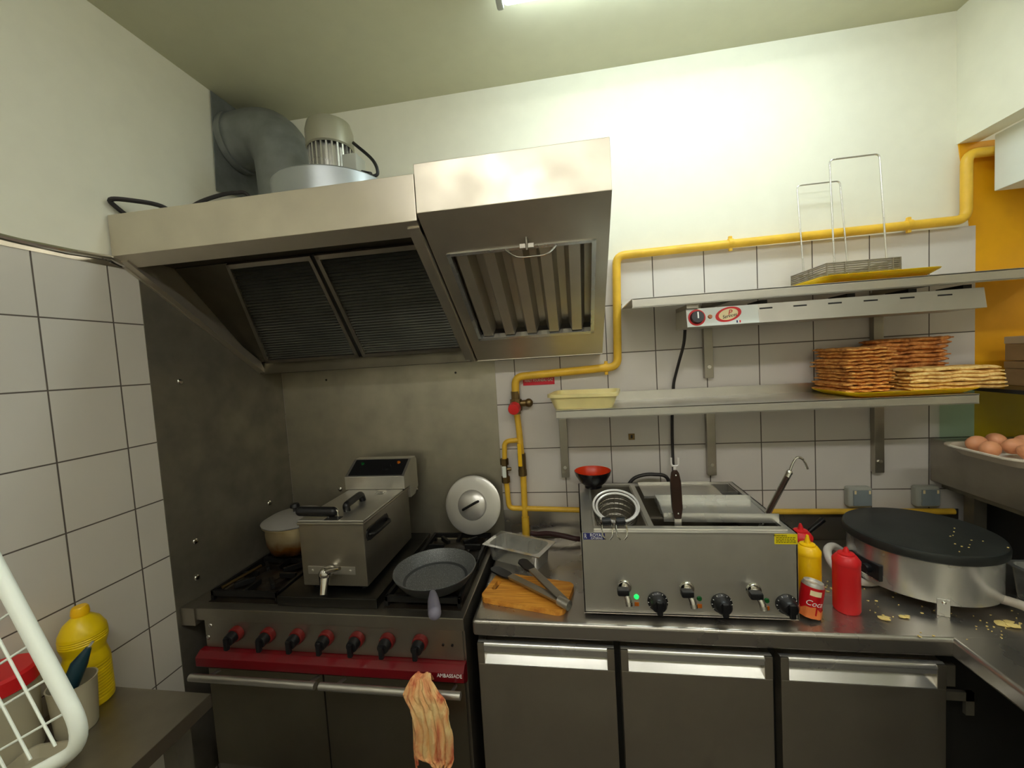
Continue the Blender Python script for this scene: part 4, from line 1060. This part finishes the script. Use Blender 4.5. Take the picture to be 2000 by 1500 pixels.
# ladle leaning out on the right
t = thing('cooking_ladle', (1.95, -.42, 1.05), 'steel ladle with dark grip and hooked end leaning out of the cooker', 'ladle')
la, lb = Vector((1.955, -.425, 1.135)), Vector((2.046, -.405, 1.292))
b = MB(); b.tube([la, la.lerp(lb, .3), lb], .0098, n=14, flat=.8); b.ball(lb, .0095); h = b.build('handle', M_chrome, t)
b = MB(); b.tube([la.lerp(lb, .04)+Vector((-.003, -.0062, 0)), la.lerp(lb, .93)+Vector((-.003, -.0062, 0))], .0052, n=8); b.build('inlay', M_brownw, h)
b = MB(); b.tube(catmull([lb, (2.057, -.405, 1.322), (2.070, -.405, 1.340), (2.087, -.405, 1.332), (2.099, -.405, 1.303)]), .0036, n=8); b.build('hook', M_chrome, t)
b = MB(); b.tube([la, Vector((1.925, -.43, 1.085))], .006, n=8); b.lathe([(0, 0), (.028, .006), (.04, .024), (.042, .03), (.04, .03), (.026, .009), (0, .004)], c=(1.905, -.43, 1.052), n=28); b.build('bowl', M_steel, t)
# bowl on the rear corner
t = thing('soup_bowl', (1.445, -.135, ZT), 'small soup bowl, black outside and red inside, on the cooker corner', 'bowl')
bc = (1.449, -.150, ZT+.0055)
b = MB(); b.lathe([(0, 0), (.034, 0), (.034, .008), (.052, .024), (.068, .050), (.0725, .066), (.071, .067)], c=bc, n=48); b.build('outside', M_bowlk, t)
b = MB(); b.lathe([(.071, .0672), (.066, .050), (.049, .026), (.03, .014), (0, .012)], c=bc, n=48); b.build('inside', M_bowlr, t)

# ------------------------------------------------------------------ bottles and can
def squeeze(x, y, r, h, tip, mat, label, z=.9003):
    t = thing('squeeze_bottle', (x, y, z), label, 'squeeze bottle', 'squeeze bottles')
    b = MB(); b.lathe([(0, 0), (r*.92, 0), (r, .006), (r, h-.012), (r*.97, h-.006), (r*.9, h), (0, h)], c=(x, y, z), n=36); b.build('bottle_body', mat, t)
    b = MB(); b.lathe([(r*1.02, h-.006), (r*1.02, h+.004), (r*.75, h+.017), (r*.62, h+.019), (r*.60, h+.023), (r*.26, h+.026), (r*.22, h+.032), (r*.10, tip), (0, tip)], c=(x, y, z), n=36); b.build('cap', mat, t)
    return t
squeeze(2.079, -.435, .0345, .155, .205, M_ybot, 'yellow squeeze bottle standing beside the three-well cooker')
squeeze(2.158, -.482, .0335, .150, .190, M_red, 'red squeeze bottle standing in front of the round griddle')
squeeze(2.128, -.300, .0345, .140, .185, M_red, 'red squeeze bottle mostly hidden behind the yellow bottle')
t = thing('drinks_can', (2.036, -.525, .9), 'small red drinks can crusted with orange sauce at its base', 'can')
CM = Matrix.Translation((2.034, -.522, .9085)) @ Matrix.Rotation(R(11), 4, 'Y') @ Matrix.Rotation(R(-4), 4, 'X') @ Matrix.Scale(.86, 4)
b = MB(); b.lathe([(0, 0), (.030, 0), (.033, .008), (.033, .100), (.0285, .110), (.0285, .113), (.0265, .113), (.025, .107), (0, .107)], M=CM, n=44); cb = b.build('can_body', M_alu, t)
b = MB(); b.lathe([(.0333, .010), (.0335, .012), (.0335, .099), (.0333, .100)], M=CM, n=44); sl = b.build('print_sleeve', M_canred, t)
b = MB()
def csk(u, v):
    a = R(-160+110*u); return CM @ Vector((.0338*math.cos(a), .0338*math.sin(a), .078+.014*v))
b.grid(lambda u, v: CM @ Vector((.0337*math.cos(R(-128+58*u)), .0337*math.sin(R(-128+58*u)), .074+.017*v)), 10, 3, thick=.0002); b.build('print_panel', M_cream, sl)
tm = text_mb('Coca', .025, Matrix.Identity(4), ext=.0, shear=.3)
for v in tm.bm.verts:
    a = v.co.x/.0338-R(100); v.co = CM @ Vector((.0342*math.cos(a), .0342*math.sin(a), .049+v.co.y))
tm.build('can_lettering', M_white, sl)
b = MB()
def sauce(u, v):
    a = 2*math.pi*u
    top = .032+.006*math.sin(3*a+1)+.003*math.sin(7*a)
    rr_ = .0350+.0012*math.sin(5*a)+.0008*math.sin(11*a+2)
    return CM @ Vector((rr_*math.cos(a), rr_*math.sin(a), top*v))
b.grid(sauce, 44, 6, thick=.0006, close_u=True); b.build('sauce_crust', M_orange, t)
# dark pan behind the bottles
t = thing('small_saucepan', (2.215, -.185, .9), 'small dark saucepan with black handle tucked behind the bottles', 'saucepan')
b = MB(); b.lathe([(0, 0), (.045, 0), (.055, .01), (.056, .055), (.053, .055), (.052, .012), (.043, .004), (0, .004)], c=(2.165, -.165, .9004), n=36); b.build('pan_body', M_burnt, t)
b = MB(); b.tube([(2.200, -.150, .946), (2.235, -.137, .985), (2.300, -.112, 1.022)], lambda q: .007+.004*q, n=12); b.build('handle', M_black, t)

# ------------------------------------------------------------------ crepe maker
t = thing('crepe_maker', (2.455, -.332, .9), 'round electric crepe griddle with black cast iron plate and steel drum base', 'crepe maker')
cc = (2.455, -.332)
b = MB(); b.lathe([(0, .931), (.174, .931), (.178, .934), (.178, 1.051), (0, 1.051)], c=(cc[0], cc[1], 0), n=72); b.build('drum', M_bright, t)
b = MB(); b.lathe([(0, 1.052), (.182, 1.052), (.189, 1.057), (.190, 1.072), (.187, 1.081), (.181, 1.084), (0, 1.085)], c=(cc[0], cc[1], 0), n=80); b.build('griddle_plate', M_crepe, t)
for a in (250, 10, 130):
    x, y = cc[0]+.178*math.cos(R(a)), cc[1]+.178*math.sin(R(a))
    LMx = Matrix.Translation((x, y, 0)) @ Matrix.Rotation(R(a), 4, 'Z')
    b = MB(); b.box(-.012, .002, -.014, .014, .9003, .950, bev=.0015, M=LMx); lg = b.build('leg', M_bright, t)
    b = MB(); b.ball(LMx @ Vector((.0035, 0, .941)), .005); b.build('screw', M_chrome, lg)
PMx = Matrix.Translation((cc[0], cc[1], 0)) @ Matrix.Rotation(R(190), 4, 'Z')
b = MB(); b.box(.166, .1815, -.055, .055, .950, 1.000, bev=.002, M=PMx); cp = b.build('control_panel', M_black, t)
b = MB(); b.cyl(PMx @ Vector((.181, .02, .978)), PMx @ Vector((.198, .02, .978)), .014); b.build('knob', M_black, cp)
b = MB(); b.box(.1815, .1825, -.054, .054, .951, .954, M=PMx); b.build('panel_trim', M_chrome, cp)
b = MB(); b.tube(catmull([(2.31, -.205, .945), (2.275, -.215, .968), (2.240, -.245, .966), (2.226, -.29, .947), (2.236, -.33, .930), (2.29, -.355, .9145), (2.40, -.33, .9135), (2.50, -.37, .914), (2.578, -.47, .932), (2.582, -.56, .945), (2.605, -.75, .955), (2.64, -1.0, .935), (2.66, -1.15, .914)]), .0125, n=14)
tag(b.build('supply_hose', M_whose, None, (2.3, -.3, .9)), 'thick white hose looping out from under the round griddle', 'hose')
# tray at the far right on the worktop
t = thing('steel_pan', (2.69, -.45, .9), 'steel food pan on the worktop beyond the griddle, mostly out of frame', 'food pan')
b = MB(); loft(b, [rr(.045, .14, .02, 0, (0, 0)), rr(.052, .150, .022, .092, (0, 0)), rr(.062, .16, .006, .095, (0, 0)), rr(.062, .16, .006, .098, (0, 0)), rr(.050, .148, .022, .098, (0, 0)), rr(.043, .138, .02, .003, (0, 0))], M=Matrix.Translation((2.715, -.52, .9006)))
b.build('pan_body', M_bright, t)

# crumbs: scattered, uncountable; the larger scraps one by one
b = MB()
rn = random.Random(3)
def flake(mb, x, y, z, s, rr_=rn):
    n = rr_.randint(5, 8); a0 = rr_.uniform(0, 6.28)
    pts = []
    for k in range(n):
        a = a0+2*math.pi*k/n; q = s*rr_.uniform(.45, 1)
        pts.append((x+q*math.cos(a), y+q*.7*math.sin(a), z))
    mb.prism(pts, (0, 0, rr_.uniform(.0008, .002)))
for i in range(150):
    x, y = rn.uniform(2.18, 2.72), rn.uniform(-.60, -.36)
    if rn.random() < .45: x, y = rn.uniform(2.42, 2.75), rn.uniform(-.95, -.48)
    if 2.65 < x < 2.79 and -.70 < y < -.34 or math.hypot(x-2.158, y+.482) < .045: continue
    flake(b, x, y, .9003, rn.choice((.0018, .0022, .003, .003, .005)))
for i in range(16): flake(b, rn.uniform(2.14, 2.2), rn.uniform(-.42, -.28), .9003, rn.uniform(.003, .009))
for i in range(13):
    a = rn.uniform(-1.7, .3); q = rn.uniform(.06, .182); flake(b, cc[0]+q*math.cos(a), cc[1]+q*math.sin(a), 1.0846, rn.uniform(.0015, .0035))
o = tag(b.build('crumbs', M_crumb, None, (2.45, -.5, .9)), 'pale crumbs scattered over the worktop around the griddle', 'crumbs'); o['kind'] = 'stuff'
for x, y, s, lab in ((2.223, -.522, .017, 'torn crepe scrap on the worktop beside the red squeeze bottle'), (2.285, -.512, .013, 'small crepe scrap between the red bottle and the griddle leg'), (2.510, -.525, .030, 'largest brown crepe scrap on the worktop under the white hose')):
    b = MB(); rs = random.Random(int(s*1000)); flake(b, x, y, .9022, s, rs); flake(b, x+s*.5, y-s*.5, .9040, s*.6, rs); flake(b, x+s*.8, y+s*.2, .9024, s*.7, rs)
    tag(b.build('crepe_scrap', M_crumb, None, (x, y, .9)), lab, 'food scrap', 'crepe scraps on the worktop')

# ------------------------------------------------------------------ side table and what stands on it
t = thing('side_table', (.2, -1.2, 0), 'plain steel side table against the tiled side wall, near corner', 'table')
b = MB(); b.box(.003, .386, -2.3, -.868, .812, .85, bev=.002); b.build('table_top', M_steeld, t)
for (x, y) in ((.06, -.93), (.34, -.93), (.06, -2.22), (.34, -2.22)):
    b = MB(); b.box(x-.02, x+.02, y-.02, y+.02, 0, .813); b.build('leg', M_steelg, t)
t = thing('yellow_bottle', (.058, -.925, .85), 'tall ribbed bright yellow plastic bottle on the side table', 'bottle')
yc = (.073, -.921, .8503)
b = MB()
prof = [(0, 0), (.046, 0), (.052, .006), (.053, .02)]
z = .02
while z < .118: prof += [(.053, z), (.0515, z+.004), (.053, z+.008)]; z += .0085
prof += [(.051, .130), (.046, .150), (.046, .158), (.052, .176), (.053, .182)]
z = .184
while z < .205: prof += [(.0535, z), (.052, z+.003)]; z += .006
prof += [(.052, .212), (.040, .236), (.022, .252), (.017, .256), (.017, .258), (0, .258)]
b.lathe([(p[0]*.9, p[1]*.95) for p in prof], c=yc, n=40); b.build('bottle_body', M_ybot2, t)
b = MB(); b.lathe([(.0, .243), (.018, .243), (.019, .249), (.017, .262), (.014, .266), (0, .266)], c=yc, n=24); b.build('cap', M_ybot, t)
t = thing('utensil_tub', (.135, -.985, .85), 'translucent cream tub with a dark teal utensil handle in it', 'tub')
uc = (.134, -.993, .8503)
b = MB(); b.lathe([(0, 0), (.036, 0), (.038, .004), (.0445, .120), (.046, .122), (.043, .122), (.036, .006), (0, .004)], c=uc, n=40); b.build('tub_body', M_cloud, t)
t = thing('cooking_utensil', (.13, -.99, .86), 'utensil with fat dark teal plastic handle leaning out of the tub', 'utensil')
b = MB(); b.tube([(.120, -1.012, .90), (.131, -1.000, .955), (.146, -.982, 1.010), (.156, -.966, 1.040)], lambda q: .006+.012*math.sin(min(1, q*1.02)*math.pi)**.7, n=16); b.build('handle', M_dkgreen, t)
b = MB(); b.tube([(.156, -.966, 1.040), (.162, -.960, 1.052)], .003, n=8); b.build('hanging_loop', M_chrome, t)
t = thing('storage_jar', (.03, -1.08, .85), 'clear plastic jar with wide red screw lid behind the white wire rack', 'jar')
jc = (.060, -1.076, .8503)
b = MB(); b.lathe([(0, 0), (.052, 0), (.058, .006), (.060, .140), (.056, .165), (.054, .185), (.051, .185), (.056, .140), (.054, .008), (0, .004)], c=jc, n=40); b.build('jar_body', M_cloud, t)
b = MB(); b.lathe([(0, .208), (.060, .208), (.066, .202), (.066, .172), (.064, .170), (.058, .170), (.058, .198), (0, .198)], c=jc, n=48); b.build('lid', M_red, t)
t = thing('kitchen_tray', (.25, -1.15, .85), 'pale flat plastic tray lying on the side table under the wire rack', 'tray')
TMx = Matrix.Translation((.205, -1.185, .8503)) @ Matrix.Rotation(R(14), 4, 'Z') @ Matrix.Diagonal((.70, .9, 1, 1))
b = MB(); loft(b, [rr(.07, .14, .02, 0, (0, 0)), rr(.082, .152, .025, .022, (0, 0)), rr(.085, .155, .027, .022, (0, 0)), rr(.085, .155, .027, .025, (0, 0)), rr(.080, .150, .025, .025, (0, 0)), rr(.068, .138, .02, .003, (0, 0))], M=TMx); b.build('tray_body', M_cloud, t)

# white wire rack in the near corner, standing tilted on the table
CAM = Vector((1.39369, -1.76749, 1.69603))
Rm = Matrix(((0.98717151, 0.14806772, -0.05973573), (-0.05024902, -0.06700613, -0.99648643), (-0.15155013, 0.98670468, -0.05870629)))
F = 790.0
def ray(u, v): return Rm.transposed() @ Vector(((u-1000)/F, (v-750)/F, 1))
K = CAM+ray(176, 1452)*.44                       # visible rounded corner of the frame
d1 = ray(-60, 1645); s_ = (.872-CAM.z)/ray(-420, 1935).z
P2 = CAM+ray(-420, 1935)*s_
E1 = CAM+ray(-260, 634)*.46                      # direction of the long visible side
ax = (E1-K).normalized(); ay = (P2-K); ay = (ay-ax*ay.dot(ax)).normalized()
W = .42; H = (P2-K).length
t = thing('wire_shelf', tuple(P2), 'white coated wire shelf tilted in the near corner over the side table', 'wire shelf')
def PP(a, c, h=0): return K+ax*a+ay*c+ax.cross(ay)*h
b = MB(); b.tube(fillet([PP(W*.5, 0), PP(0, 0), PP(0, H*.5), PP(0, H), PP(W, H), PP(W, 0), PP(W*.5, 0)], .045, 8), .0075, n=14); b.build('frame', M_whpl, t)
b = MB()
for i in range(1, 10): b.tube([PP(.0+i*W/10, .004), PP(i*W/10, H-.004)], .0014, n=6)
for i in range(1, 17): b.tube([PP(.016, i*H/17, .002), PP(W-.004, i*H/17, .002)], .0014, n=6)
b.build('wires', M_whpl, t)

# ------------------------------------------------------------------ camera, world, render settings
cam = bpy.data.cameras.new('camera'); co = bpy.data.objects.new('camera', cam); COL.objects.link(co)
cam.sensor_width = 36; cam.sensor_fit = 'HORIZONTAL'; cam.lens = 36*F/2000; cam.clip_start = .02
rx, ry, rz = Rm
m4 = Matrix(((rx.x, -ry.x, -rz.x, CAM.x), (rx.y, -ry.y, -rz.y, CAM.y), (rx.z, -ry.z, -rz.z, CAM.z), (0, 0, 0, 1)))
co.matrix_world = m4
sc.camera = co
w = bpy.data.worlds.new('world'); sc.world = w; w.use_nodes = True
w.node_tree.nodes['Background'].inputs['Color'].default_value = (.8, .85, .9, 1); w.node_tree.nodes['Background'].inputs['Strength'].default_value = .05
sc.view_settings.view_transform = 'Standard'; sc.view_settings.look = 'None'
sc.view_settings.exposure = 0.47; sc.view_settings.gamma = 1; sc.view_settings.use_curve_mapping = False
try:
    sc.cycles.use_denoising = True
    sc.cycles.max_bounces = 10; sc.cycles.diffuse_bounces = 6; sc.cycles.glossy_bounces = 5; sc.cycles.transmission_bounces = 8
    sc.cycles.sample_clamp_indirect = 6
except Exception: pass
